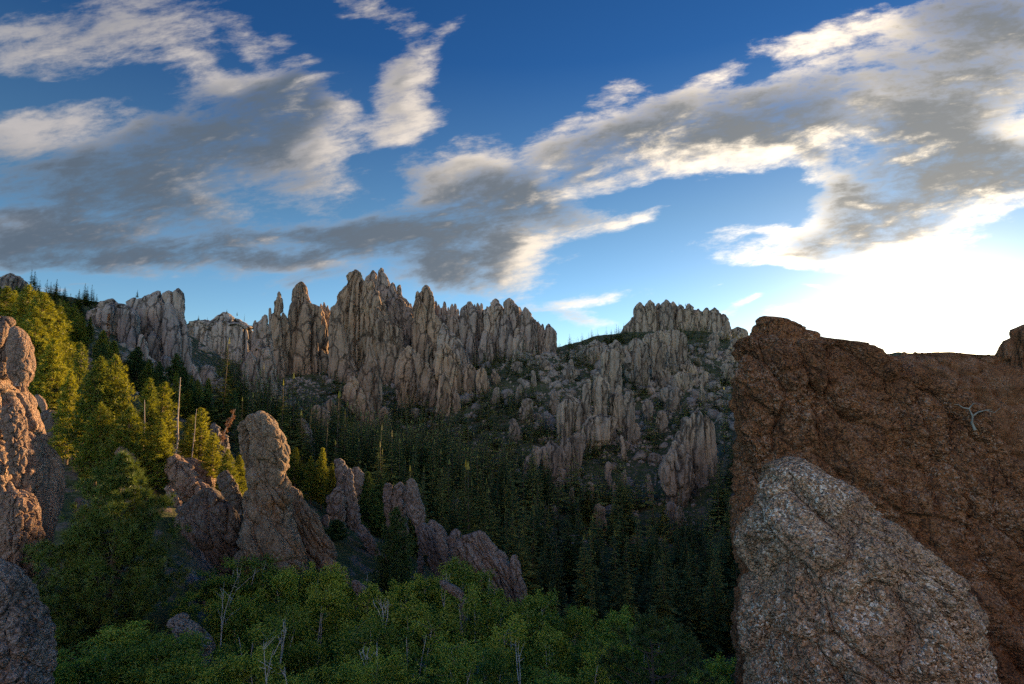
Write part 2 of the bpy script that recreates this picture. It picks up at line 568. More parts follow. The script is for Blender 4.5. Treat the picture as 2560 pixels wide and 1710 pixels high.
def bark_mat(name, c1, c2, scale=6.0, flecks=None):
    m, b, out = new_mat(name)
    tc = b.n('ShaderNodeTexCoord')
    n = b.noise(b.map(tc.outputs['Object'], scale=(1, 1, .3)), scale, 5.0, .65)
    col = b.mix(b.ss(n, .35, .65), c1, c2)
    if flecks:
        n2 = b.noise(b.map(tc.outputs['Object'], scale=(1, 1, 3.0)), scale * .8, 3.0)
        col = b.mix(b.ss(n2, .60, .66), col, flecks)
    bp = b.n('ShaderNodeBump')
    bp.inputs['Strength'].default_value = .6
    bp.inputs['Distance'].default_value = .03
    b.l(n, bp.inputs['Height'])
    bs = b.n('ShaderNodeBsdfPrincipled')
    b.l(col, bs.inputs['Base Color'])
    bs.inputs['Roughness'].default_value = .9
    b.l(bp.outputs[0], bs.inputs['Normal'])
    b.l(bs.outputs[0], out.inputs[0])
    return m


M = {}
M['spire'] = rock_mat('spire_granite', (.215, .155, .102), (.042, .032, .024), (.29, .208, .132), scale=9.0, streak=.75, warm_amt=.45, bump=.8,
                      rust=(.30, .19, .11), light=(.34, .31, .28), lichen=.35, crackw=.09)
M['spire_grey'] = rock_mat('spire_grey_granite', (.20, .162, .130), (.042, .035, .029), (.265, .208, .155), scale=9.0, streak=.7, warm_amt=.25, bump=.8,
                           rust=(.27, .18, .12), light=(.33, .31, .30), lichen=.35, crackw=.09)
M['cliff'] = rock_mat('cliff_granite', (.195, .175, .155), (.050, .046, .044), (.26, .225, .185), scale=5.0, streak=.7, warm_amt=.25, bump=.7,
                      rust=(.27, .19, .12), light=(.33, .32, .31), lichen=.3, crackw=.09)
M['butte'] = rock_mat('butte_granite', (.205, .170, .128), (.05, .042, .034), (.27, .22, .155), scale=9.0, streak=.7, warm_amt=.4, bump=.8,
                      rust=(.28, .20, .10), light=(.34, .31, .27), lichen=.35, crackw=.09)
M['needle'] = rock_mat('needle_granite', (.225, .178, .125), (.045, .038, .032), (.30, .225, .14), scale=1.3, streak=.5, warm_amt=.95, bump=.9,
                       rust=(.30, .155, .06), light=(.38, .36, .32), lichen=.45, speck=20.0, tilt=.7)
M['pillar'] = rock_mat('pillar_granite', (.28, .20, .15), (.09, .07, .06), (.36, .26, .19), scale=1.1, streak=.35, warm_amt=.45, bump=.9,
                       rust=(.36, .19, .10), light=(.42, .37, .31), lichen=.4, speck=20.0)
M['slab'] = rock_mat('slab_granite', (.20, .178, .155), (.05, .045, .040), (.265, .23, .19), scale=1.6, streak=.5, warm_amt=.3, bump=.8,
                     rust=(.27, .16, .09), light=(.38, .36, .34), lichen=.4, speck=20.0, tilt=-.5)
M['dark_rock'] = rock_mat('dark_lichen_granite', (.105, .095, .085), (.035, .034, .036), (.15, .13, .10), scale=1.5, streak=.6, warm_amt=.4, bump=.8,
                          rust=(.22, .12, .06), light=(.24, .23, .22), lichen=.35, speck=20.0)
M['knobby'] = rock_mat('knobby_pegmatite', (.34, .22, .145), (.06, .044, .032), (.46, .305, .195), scale=.55, streak=.3, warm_amt=.55, bump=1.0,
                       rust=(.33, .17, .08), light=(.74, .67, .58), lichen=.5, speck=16.0, crack_amt=.35)
M['wall'] = rock_mat('wall_pegmatite', (.21, .092, .038), (.055, .026, .014), (.29, .13, .052), scale=1.0, streak=.3, warm_amt=.5, bump=1.0,
                     rust=(.32, .13, .045), light=(.42, .29, .20), lichen=.4, speck=14.0, crack_amt=.6)  # reddened base stands in for the sun's orange glare
M['boulder'] = rock_mat('talus_granite', (.17, .145, .118), (.05, .043, .035), (.22, .19, .15), scale=1.5, streak=.3, warm_amt=.15, bump=.6,
                        light=(.30, .27, .23), lichen=.4)
M['pine'] = leaf_mat('sunlit_pine_needles', (.095, .115, .014), (.21, .215, .024), 1.2, .45, c3=(.30, .27, .035))  # yellowed for the low sun: the lit look is in the needle colour
M['shade_pine'] = leaf_mat('bushy_pine_needles', (.038, .062, .016), (.085, .115, .022), 1.0, .28, c3=(.13, .15, .028))  # darker copy of the pine needles, shade put into the colour
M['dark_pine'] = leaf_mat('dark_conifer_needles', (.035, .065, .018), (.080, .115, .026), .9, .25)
M['forest'] = leaf_mat('forest_needles', (.050, .074, .022), (.16, .17, .040), .10, .28)
M['aspen'] = leaf_mat('aspen_leaves', (.115, .175, .026), (.235, .30, .040), .5, .40, c3=(.32, .34, .06))
M['dry'] = leaf_mat('dry_needles', (.17, .085, .045), (.26, .13, .065), 1.2, .25)
M['bark'] = bark_mat('pine_bark', (.05, .032, .022), (.11, .065, .04))
M['dark_bark'] = bark_mat('dark_bark', (.030, .024, .018), (.06, .045, .032))
M['twig'] = bark_mat('twig_bark', (.10, .095, .07), (.20, .19, .15))
M['white_bark'] = bark_mat('aspen_bark', (.30, .29, .26), (.44, .43, .38), 4.0, flecks=(.06, .055, .05))
M['dead_wood'] = bark_mat('dead_wood', (.20, .15, .11), (.32, .25, .18), 8.0)


# ------------------------------------------------------------------ ground
# (photograph column, row, distance): places where the ground lies
GROUND = [
    (300, 1690, 32), (0, 1620, 30), (-400, 1620, 30), (-900, 1500, 35), (700, 1800, 36), (1000, 1800, 38), (1300, 1800, 40), (1650, 1810, 36),
    (1850, 1900, 30), (2300, 1950, 30), (2800, 1950, 30), (600, 1490, 52), (900, 1500, 60), (1250, 1560, 64), (1500, 1640, 70), (1750, 1680, 70),
    (100, 1480, 40), (170, 1330, 46), (300, 1250, 56), (400, 1200, 62), (520, 1180, 66), (600, 1190, 68), (500, 1330, 52), (350, 1420, 44),
    (0, 1200, 58), (100, 1050, 75), (200, 990, 92), (300, 965, 110), (100, 850, 115), (0, 800, 115), (-300, 760, 120), (-700, 760, 120),
    (60, 745, 150), (200, 800, 190), (330, 890, 200), (450, 950, 195), (480, 1050, 130), (560, 1060, 140), (250, 860, 150),
    (100, 742, 240), (250, 770, 260), (450, 830, 330), (560, 900, 330),
    (700, 1060, 260), (640, 1150, 110), (760, 1240, 85), (850, 1270, 92), (950, 1320, 92), (1050, 1410, 84),
    (1200, 1450, 110), (1400, 1540, 115), (1600, 1580, 115), (1800, 1580, 110),
    (900, 1140, 230), (1100, 1190, 200), (1200, 1270, 165), (1350, 1370, 150), (1600, 1400, 150), (1780, 1440, 145),
    (900, 1070, 330), (1100, 1060, 330), (1000, 1045, 370), (700, 1000, 390), (560, 960, 390), (1200, 1000, 360), (1250, 930, 410), (1330, 896, 440),
    (780, 960, 430), (1410, 893, 500), (1480, 858, 540), (1400, 1080, 280), (1350, 1210, 220), (1500, 1150, 250), (1600, 1060, 300), (1700, 1150, 240),
    (1800, 1010, 320), (1750, 930, 400), (1600, 880, 470), (1800, 850, 500), (1860, 850, 540), (1500, 880, 460),
    (1640, 830, 600), (1530, 835, 610), (1250, 900, 620), (1000, 880, 560), (700, 880, 560), (500, 850, 500), (1850, 880, 700), (1500, 880, 800),
    (2000, 932, 240), (2062, 962, 250), (2135, 902, 250), (2250, 896, 250), (2323, 935, 250), (2450, 930, 250), (2560, 925, 250), (2900, 880, 240), (3500, 850, 200),
    (2323, 955, 330), (2560, 950, 330), (2323, 960, 500), (2560, 960, 500), (2100, 960, 330), (2000, 950, 420), (2000, 960, 700),
    (2200, 1250, 120), (2560, 1250, 110), (2000, 1200, 140), (2900, 1200, 100),
    (1280, 1900, 20), (600, 1950, 20), (2000, 2000, 20), (2700, 2000, 20), (0, 1900, 20), (-600, 1700, 20),
    (1280, 2500, 6), (0, 2400, 7), (2560, 2500, 6),
]


class Spline:
    """thin plate spline of slope z/r over azimuth and log distance"""

    def __init__(self, pts, vals, lam=1e-4):
        n = len(pts)
        self.p = pts
        d = np.linalg.norm(pts[:, None] - pts[None], axis=-1)
        k = np.where(d > 0, d * d * np.log(d + 1e-12), 0) + lam * np.eye(n)
        q = np.hstack([np.ones((n, 1)), pts])
        a = np.block([[k, q], [q.T, np.zeros((3, 3))]])
        self.c = np.linalg.solve(a, np.concatenate([vals, np.zeros(3)]))

    def __call__(self, x):
        out = np.empty(len(x))
        for i in range(0, len(x), 20000):
            xx = x[i:i + 20000]
            d = np.linalg.norm(xx[:, None] - self.p[None], axis=-1)
            k = np.where(d > 0, d * d * np.log(d + 1e-12), 0)
            out[i:i + 20000] = k @ self.c[:-3] + self.c[-3] + xx @ self.c[-2:]
        return out


def _polar(x, y):
    return np.stack([np.arctan2(x, y) * 1.6, np.log(np.hypot(x, y) + 1e-6)], axis=-1)


_gp = np.array([P(a, b, c) for a, b, c in GROUND])
_extra = []
for az in (-170, -140, -110, 110, 140, 170, -80, 80):
    for r, w in ((2.5, -.65), (10, -.35), (60, -.15), (300, -.03), (900, -.015)):
        _extra.append((r * math.sin(math.radians(az)), r * math.cos(math.radians(az)), r * w))
for az in (-60, -40, -20, 0, 20, 40, 60):
    _extra.append((1100 * math.sin(math.radians(az)), 1100 * math.cos(math.radians(az)), -20))
    _extra.append((3000 * math.sin(math.radians(az)), 3000 * math.cos(math.radians(az)), -60))
    _extra.append((1.8 * math.sin(math.radians(az)), 1.8 * math.cos(math.radians(az)), -1.75))
_gp = np.concatenate([_gp, np.array(_extra)])
_spl = Spline(_polar(_gp[:, 0], _gp[:, 1]), _gp[:, 2] / np.hypot(_gp[:, 0], _gp[:, 1]), 2e-3)


def ground_z(x, y):
    x = np.atleast_1d(np.asarray(x, float))
    y = np.atleast_1d(np.asarray(y, float))
    r = np.hypot(x, y)
    z = _spl(_polar(x, y)) * r
    p = np.stack([x, y, np.zeros_like(x)], axis=-1)
    rough = np.clip(r / 60, 0.05, 3.0)
    z = z + rough * (1.1 * fbm(p / 26.0, 3) + 0.5 * fbm(p / 7.0, 3))
    return z


def gz(x, y):
    return float(ground_z([x], [y])[0])


def build_ground():
    az = np.concatenate([np.radians(np.linspace(-180, -56, 40, endpoint=False)), np.radians(np.linspace(-56, 56, 620)),
                         np.radians(np.linspace(56, 180, 40, endpoint=False)[1:])])
    rr = np.concatenate([np.exp(np.linspace(math.log(1.5), math.log(700), 470)), np.exp(np.linspace(math.log(760), math.log(4500), 16))])
    a, r = np.meshgrid(az, rr, indexing='ij')
    x, y = (r * np.sin(a)).ravel(), (r * np.cos(a)).ravel()
    z = ground_z(x, y)
    v = np.stack([x, y, z], axis=-1)
    na, nr = len(az), len(rr)
    i = (np.arange(na)[:, None] * nr + np.arange(nr - 1)[None, :])
    j = ((np.arange(na)[:, None] + 1) % na * nr + np.arange(nr - 1)[None, :])
    q = np.stack([i, j, j + 1, i + 1], axis=-1).reshape(-1, 4)[:, ::-1]
    hub = len(v)
    v = np.concatenate([v, [[0, 0, -1.75]]])
    t = np.array([[hub, k * nr, ((k + 1) % na) * nr] for k in range(na)])[:, ::-1]
    m, b, out = new_mat('mountain_ground')
    tc = b.n('ShaderNodeTexCoord')
    pos = tc.outputs['Object']
    n1 = b.noise(pos, .05, 6.0, .6)
    n2 = b.noise(pos, .45, 6.0, .65)
    n3 = b.noise(pos, 2.2, 4.0, .6)
    vor = b.n('ShaderNodeTexVoronoi')
    b.l(b.vm('ADD', pos, b.vm('SCALE', b.noise(pos, .6, 2.0, out=1), s=1.2)), vor.inputs['Vector'])
    vor.inputs['Scale'].default_value = .55
    grass = b.mix(b.ss(n2, .35, .65), (.035, .048, .016), (.075, .075, .030))
    soil = b.mix(b.ss(n3, .35, .65), (.085, .065, .045), (.14, .11, .08))
    col = b.mix(b.ss(n2, .50, .60), grass, soil)
    nz = b.n('ShaderNodeNewGeometry')
    sp = b.n('ShaderNodeSeparateXYZ')
    b.l(nz.outputs['Normal'], sp.inputs[0])
    steep = b.ss(b.m('ADD', sp.outputs[2], b.m('MULTIPLY', b.m('SUBTRACT', n2, .5), .7)), .78, .58)
    rock = b.mix(b.ss(n3, .3, .7), (.13, .12, .11), (.24, .22, .20))
    col = b.mix(steep, col, rock)
    h = b.m('MULTIPLY_ADD', n2, 1.0, b.m('MULTIPLY_ADD', n3, .3, b.m('MULTIPLY', vor.outputs['Distance'], -.5)))
    bp = b.n('ShaderNodeBump')
    bp.inputs['Strength'].default_value = .8
    bp.inputs['Distance'].default_value = 1.0
    b.l(h, bp.inputs['Height'])
    bs = b.n('ShaderNodeBsdfPrincipled')
    b.l(col, bs.inputs['Base Color'])
    bs.inputs['Roughness'].default_value = .95
    bs.inputs['Specular IOR Level'].default_value = .1
    b.l(bp.outputs[0], bs.inputs['Normal'])
    b.l(bs.outputs[0], out.inputs[0])
    o = link('ground', mesh('ground', v, [q, t], m, True))
    tag(o, kind='structure')


build_ground()


# ------------------------------------------------------------------ rock bodies
# tracing sheets: scale and origin of the enlarged views the outlines were measured on
SHEET = {1: (2.903, 0, 640), 2: (2.668, 560, 640), 3: (2.613, 1200, 700), 4: (2.570, 0, 1100), 5: (2.609, 440, 1000),
         6: (2.609, 440, 1300), 7: (2.935, 1100, 1200), 8: (1.650, 1780, 760)}


def to_px(sheet, x, y):
    s, ox, oy = SHEET[sheet]
    return ox + x / s, oy + y / s


def smooth1(a, k):
    if k < 1:
        return a
    w = np.hanning(2 * k + 3)
    w /= w.sum()
    return np.convolve(np.pad(a, k + 1, mode='edge'), w, mode='valid')


def hit(px, py, lo=12.0, hi=900.0):
    """distance at which the line of sight through a photograph point meets the ground"""
    d = ray(px, py)
    D = np.exp(np.linspace(math.log(lo), math.log(hi), 420))
    g = ground_z(d[0] / d[1] * D, D)
    under = np.nonzero(d[2] / d[1] * D < g)[0]
    return float(D[under[0]]) if len(under) else None


_seed = [0]


def loft(sheet, rows, D, mat, ratio=.8, e=.82, s1=.34, s2=.12, amp=.85, elong=8.0, shear=0.0, fine=.10, lean=0.0, res=1.0, bury=1.0, cap=.35,
         levels=None, around=None, name='rock', dmax=None, micro=0.0, sm=1.0, nobase=False, seat=False, dx=0.0, squeeze=1.0, dip=0.0):
    """a rock body from its outline: rows of (row, left, right) from the top down, at distance D, given real depth and jointing"""
    _seed[0] += 1
    rows = [tuple(float(q) for q in r.split(',')) for r in rows.split()]
    rows = [(a, l + dx, q + dx) for a, l, q in rows]
    rows = [(a, .5 * (l + q) - .5 * squeeze * (q - l), .5 * (l + q) + .5 * squeeze * (q - l)) for a, l, q in rows]
    if seat:
        y, l, r = rows[-1]
        h = hit(*to_px(sheet, .5 * (l + r), y))
        if h:
            D = float(np.clip(h, D * .6, D * 1.5))
    z, xl, xr = [], [], []
    for (y, l, r) in rows:
        a, b = to_px(sheet, l, y), to_px(sheet, r, y)
        pa, pb = P(a[0], a[1], D), P(b[0], b[1], D)
        z.append(pa[2]); xl.append(pa[0]); xr.append(pb[0])
    z, xl, xr = np.array(z), np.array(xl), np.array(xr)
    hpx = (rows[-1][0] - rows[0][0]) / SHEET[sheet][0]
    wpx = max(r[2] - r[1] for r in rows) / SHEET[sheet][0]
    xc_b = .5 * (xl[-1] + xr[-1])
    if nobase:
        zb = z[-1] - .3 * (xr[-1] - xl[-1])
    else:
        gl = ground_z([xl[-1], xc_b, xr[-1], xc_b], [D, D, D, D - .5 * ratio * .5 * (xr[-1] - xl[-1])])
        zb = min(z[-1], gl.min()) - bury * (1 + .03 * (xr[-1] - xl[-1]))
    z = np.append(z, zb); xl = np.append(xl, xl[-1] - .02 * (xr[-1] - xl[-1])); xr = np.append(xr, xr[-1] + .02 * (xr[-1] - xl[-1]))
    nz = levels or int(np.clip(hpx * .8 * res, 26, 260))
    nt = around or int(np.clip(wpx * 2.2 * res, 40, 320))
    zs = z[0] + (z[-1] - z[0]) * np.linspace(0, 1, nz) ** 1.15
    L = np.interp(-zs, -z, xl); R = np.interp(-zs, -z, xr)
    k = int(nz * .012 * sm)
    L, R = smooth1(L, k), smooth1(R, k)
    hw = np.maximum(.5 * (R - L), .01)
    xc = .5 * (L + R)
    med = np.median(hw)
    dep = ratio * hw ** .7 * med ** .3
    if dmax:
        dep = np.minimum(dep, dmax)
    yc = D + lean * (zs - z[-1])
    # rounded cap above the first level
    ca = np.linspace(0.08, 1, 7)[:-1] * math.pi / 2
    zc = zs[0] + min(hw[0] * cap, .05 * (z[0] - z[-2])) * np.cos(ca)
    zs = np.concatenate([zc, zs]); xc = np.concatenate([np.full(6, xc[0]), xc]); yc = np.concatenate([np.full(6, yc[0]), yc])
    dep = np.concatenate([dep[0] * np.sin(ca), dep]); hw = np.concatenate([hw[0] * np.sin(ca), hw])
    n = len(zs)
    th = np.arange(nt) / nt * 2 * math.pi
    co, si = np.cos(th), np.sin(th)
    cx = np.sign(co) * np.abs(co) ** e
    sy = np.sign(si) * np.abs(si) ** e
    x = xc[:, None] + hw[:, None] * cx
    y = yc[:, None] + dep[:, None] * sy
    zz = np.repeat(zs[:, None], nt, 1)
    nx = dep[:, None] * co + 0 * x
    ny = hw[:, None] * si + 0 * x
    ln = np.hypot(nx, ny) + 1e-9
    nx, ny = (nx / ln).ravel(), (ny / ln).ravel()
    p = np.stack([x.ravel(), y.ravel(), zz.ravel()], axis=-1)
    S1, S2 = s1 * 2 * med, s2 * 2 * med
    off = np.array([_seed[0] * 7.31, _seed[0] * 3.17, _seed[0] * 5.7])
    ps = p.copy()
    ps[:, 0] += shear * ps[:, 2]
    ps[:, 2] += dip * p[:, 0]
    a = ps / np.array([S1, S1, S1 * elong]) + off
    wv = np.stack([perlin(a * .9 + 9), perlin(a * .9 + 31), perlin(a * .9 + 57)], axis=-1)
    f1, f2, c1 = voronoi(a + .45 * wv)
    disp = amp * S1 * (.75 * (np.clip((f2 - f1) / .45, 0, 1) ** .42 - .72) + (.75 if elong > 7 else .40) * (c1 - .5))
    b2 = ps / np.array([S2, S2, S2 * max(1.0, elong * .7)]) + off * 1.7
    f1, f2, c2 = voronoi(b2 + .9 * wv)
    disp += amp * S2 * (.55 * (np.clip((f2 - f1) / .45, 0, 1) ** .45 - .72) + .40 * (c2 - .5))
    disp += fine * S1 * fbm(ps / S1 * 1.3 + off, 5, .55)
    if micro:
        f1, f2, c3 = voronoi(p / micro + .5 * np.stack([perlin(p / micro * .7), perlin(p / micro * .7 + 11), perlin(p / micro * .7 + 23)], axis=-1))
        disp += micro * (.45 * (.5 - f1) + .35 * (c3 - .5)) + micro * .25 * fbm(p / micro * 2.2, 2)
        f1, f2, c3 = voronoi(p / (micro * 3.7) + 5)
        disp += micro * 1.1 * (np.sqrt(np.clip((f2 - f1) / .5, 0, 1)) - .6) * (.4 + c3)
    lim = np.repeat(np.clip(hw / (S1 * .8), .12, 1.0)[:, None], nt, 1).ravel()
    disp *= lim
    p[:, 0] += nx * disp
    p[:, 1] += ny * disp
    topw = np.repeat(np.clip((6 + 4 - np.arange(n)) / 10, 0, 1)[:, None], nt, 1).ravel()
    p[:, 2] += topw * disp * .5
    if elong > 7:
        # columns broken off at different heights
        tt = np.clip((zs[0] - p[:, 2]) / (.30 * (zs[0] - z[-2]) + 1e-6), 0, 1)
        p[:, 2] -= (1 - tt) * np.minimum(S1 * 1.3, .12 * (zs[0] - z[-2])) * np.clip(1.3 * (c1 - .25), 0, 1) * lim
        p[:, 2] -= (1 - tt) * S2 * .9 * c2 * lim
    base = np.array([xc[-1], D, zs[-1]])
    v = np.concatenate([p, [p[:nt].mean(0) + [0, 0, hw[0] * .1]]]) - base
    i = np.arange(n - 1)[:, None] * nt + np.arange(nt)[None]
    j = np.arange(n - 1)[:, None] * nt + (np.arange(nt)[None] + 1) % nt
    q = np.stack([i, i + nt, j + nt, j], axis=-1).reshape(-1, 4)
    t = np.array([[n * nt, m, (m + 1) % nt] for m in range(nt)])
    return mesh(name, v, [q, t], mat, True), base


def rock(name, label, cat, group, mat, sheet, D, rows, **kw):
    me, base = loft(sheet, rows, D, M[mat], name=name, **kw)
    return tag(link(name, me, base), label, cat, group)


def formation(name, label, cat, group, mat, parts, seat=0):
    """one rock thing made of several bodies; parts: (part name, sheet, D, rows, options)"""
    built = []
    shift = 0.0
    if seat:
        pn, sheet, D, rows, kw = parts[seat - 1]
        y, l, r = [float(q) for q in rows.split()[-1].split(',')]
        h = hit(*to_px(sheet, .5 * (l + r), y))
        if h:
            shift = float(np.clip(h, D * .6, D * 1.5)) / D - 1
    for (pn, sheet, D, rows, kw) in parts:
        kw = dict(kw)
        D = D * (1 + shift)
        plabel = kw.pop('label', None)
        pm = kw.pop('mat', mat)
        built.append((pn, plabel) + loft(sheet, rows, D, M[pm], name=pn, **kw))
    root = link(name, None, built[0][3])
    root.empty_display_size = 1
    tag(root, label, cat, group)
    for pn, pl, me, base in built:
        o = link(pn, me, base - built[0][3], root)
        if pl:
            o['label'] = pl
    return root


def tooth(xc, yt, w, yb, wb, skew=0.0):
    """outline rows of a simple pointed or rounded pinnacle"""
    h = yb - yt
    rows = []
    for t, k in ((0, .32), (.02, .55), (.06, .78), (.14, 1.0), (.35, None), (.6, None), (1, None)):
        ww = w * k if k else w + (wb - w) * ((t - .14) / .86)
        c = xc + skew * t * h
        rows.append('%.1f,%.1f,%.1f' % (yt + t * h, c - ww / 2, c + ww / 2))
    return ' '.join(rows)


CSK = dict()
CS = 'tall spires of the long granite ridge'

# ---- the great ridge of spires, left to right
rock('rock_spire', 'slender chess-piece spire with a small knob head, left end of the tall ridge', 'rock spire', CS, 'spire', 2, 448,
     '238,362,372 250,355,378 262,356,379 270,358,377 279,346,388 300,338,391 340,336,392 366,334,390 380,324,379 480,310,379 600,313,382 700,318,394 820,320,396 900,322,396',
     ratio=1.0, s1=.45, cap=.6)
rock('rock_spire', 'thin finger of rock close against the left side of the chess-piece spire', 'rock spire', CS, 'spire_grey', 2, 446,
     '346,301,313 380,299,316 480,299,319 600,296,322 760,290,325', s1=.5)
rock('rock_slab', 'sunlit orange wedge of rock between the chess-piece spire and the square-topped tower', 'rock slab', CS, 'spire', 2, 456,
     '374,380,396 400,376,416 450,376,436 520,374,440 600,374,432 720,380,424 800,384,410', ratio=.7, lean=.04)
formation('rock_ridge', 'stepped grey shoulder of rock falling left from the chess-piece spire', 'rock ridge', CS, 'spire_grey', [
    ('pinnacle', 2, 460, '394,255,290 420,226,300 470,214,310 560,208,318 700,220,325 850,240,330', {}),
    ('pinnacle', 2, 462, tooth(207, 428, 26, 700, 60), {}),
    ('buttress', 2, 430, '560,215,260 600,205,300 700,200,330 800,230,345 930,270,350', {}),
    ('column', 2, 415, '684,120,142 705,113,152 770,108,166 880,112,170', {}),
    ('column', 2, 418, '640,160,190 680,150,215 780,150,240 900,180,260', {})], seat=4)
rock('rock_pillar', 'short lone pillar with a flat top standing below the chess-piece spire', 'rock pillar', CS, 'spire', 2, 372,
     '888,352,376 905,340,394 930,331,399 1000,326,400 1060,332,408', s1=.4)
rock('rock_tower', 'thick square-topped tower with a dark blocky head, second from the left', 'rock tower', CS, 'spire', 2, 468,
     '173,488,545 180,470,562 195,462,569 240,460,573 282,455,585 330,446,616 380,444,632 450,439,642 600,428,652 700,412,680 760,400,690 830,400,690',
     s1=.42, s2=.17, ratio=.75)
formation('rock_ridge', 'row of small pointed teeth catching orange sun beside the square-topped tower', 'rock ridge', CS, 'spire', [
    ('tooth', 2, 486, tooth(648, 318, 26, 640, 60), {}), ('tooth', 2, 484, tooth(668, 309, 30, 640, 60), {}), ('tooth', 2, 485, tooth(690, 330, 26, 640, 60), {}),
    ('wall', 2, 480, '372,630,706 420,620,716 520,615,720 700,620,720', dict(s1=.3, dmax=3))])
rock('rock_fin', 'pale flat-faced fin of rock with a forked tip standing in front of the highest towers', 'rock fin', CS, 'spire', 2, 442,
     '314,745,758 325,735,766 345,710,776 400,705,788 500,700,802 600,696,828 700,692,868 800,690,902 880,694,904 960,700,902', s1=.5, s2=.2, ratio=.5, amp=.4)
rock('rock_tower', 'high round-headed tower, left one of the highest pair on the ridge', 'rock tower', CS, 'spire', 2, 474,
     '92,866,890 98,848,905 108,833,920 140,815,936 170,806,943 200,795,944 260,781,946 360,778,955 500,790,975 650,800,1000 800,830,1010 900,840,1010',
     s1=.34, s2=.14, ratio=.8)
rock('rock_shoulder', 'pointed shoulder leaning on the right side of the round-headed tower', 'rock spire', CS, 'spire', 2, 464,
     '160,976,988 172,966,998 190,953,1008 230,932,1040 280,916,1060 350,910,1078 430,950,1088 520,960,1110 650,1000,1150 850,1030,1160', s1=.36)
rock('rock_spire', 'small orange-lit notch spire between the round-headed tower and its pointed shoulder', 'rock spire', CS, 'spire', 2, 470, tooth(945, 152, 30, 420, 70))
rock('rock_tower', 'highest needle of the ridge, narrow and dark with a rounded tip', 'rock tower', CS, 'spire_grey', 2, 492,
     '80,1036,1062 86,1028,1072 100,1024,1079 130,1020,1088 170,1012,1097 220,1004,1104 320,1000,1180 450,1000,1220 650,1000,1250', s1=.4)
rock('rock_spire', 'blunt twin head just left of the highest needle', 'rock spire', CS, 'spire_grey', 2, 494,
     '98,985,1008 104,968,1020 120,958,1026 150,952,1026 200,955,1030 320,955,1040 500,960,1060', s1=.4)
rock('rock_spire', 'stout pinnacle on the right flank of the highest needle', 'rock spire', CS, 'spire_grey', 2, 484,
     '175,1116,1131 183,1109,1138 200,1104,1143 240,1094,1155 275,1088,1185 310,1086,1215 350,1085,1242 420,1085,1282 500,1088,1288 600,1140,1292 760,1180,1300', s1=.3)
rock('rock_spire', 'square-tipped pinnacle behind the stout one right of the highest needle', 'rock spire', CS, 'spire_grey', 2, 490,
     '193,1164,1181 200,1150,1187 215,1147,1189 260,1149,1191 290,1148,1205 340,1146,1225 500,1140,1260', s1=.4)
rock('rock_buttress', 'heavy rounded buttress in front of the highest needle, stepping down right', 'rock buttress', CS, 'spire', 2, 446,
     '340,1010,1038 352,996,1050 372,986,1064 410,986,1085 425,990,1120 450,996,1160 475,1004,1180 530,1012,1195 600,1030,1206 700,1045,1206 830,1060,1200 930,1060,1190',
     s1=.26, s2=.1, ratio=.7)
rock('rock_spire', 'low twin-pointed notch in the skyline left of the right-hand tower', 'rock spire', CS, 'spire_grey', 2, 500, tooth(1243, 316, 34, 600, 80))
rock('rock_tower', 'right-hand tower with a knuckled crown, third highest on the ridge', 'rock tower', CS, 'spire', 2, 476,
     '194,1330,1362 201,1318,1374 212,1308,1382 262,1306,1396 310,1312,1402 350,1316,1406 420,1306,1422 500,1330,1455 620,1350,1500 760,1380,1500', s1=.34)
rock('rock_spire', 'narrow column forming the left half of the knuckle-crowned tower', 'rock spire', CS, 'spire', 2, 470,
     '233,1286,1300 242,1275,1309 265,1270,1320 310,1268,1334 360,1264,1342 420,1262,1348 500,1265,1352 640,1270,1390 760,1280,1400', s1=.45)
formation('rock_ridge', 'jagged comb of small grey teeth right of the knuckle-crowned tower', 'rock ridge', CS, 'spire_grey', [
    ('tooth', 2, 492, tooth(1413, 298, 26, 560, 50), {}), ('tooth', 2, 488, tooth(1432, 322, 22, 560, 50), {}), ('tooth', 2, 490, tooth(1470, 303, 30, 600, 70), {}),
    ('tooth', 2, 494, tooth(1450, 345, 26, 600, 60), {}), ('tooth', 2, 487, tooth(1497, 340, 24, 600, 60), {}),
    ('tooth', 2, 490, tooth(1522, 318, 30, 640, 70), {}), ('tooth', 2, 492, tooth(1542, 317, 26, 640, 70), {}), ('tooth', 2, 488, tooth(1560, 352, 26, 640, 60), {}),
    ('wall', 2, 484, '395,1400,1560 440,1395,1580 520,1400,1600 680,1420,1640 780,1440,1640', dict(s1=.2, s2=.09, dmax=4))])
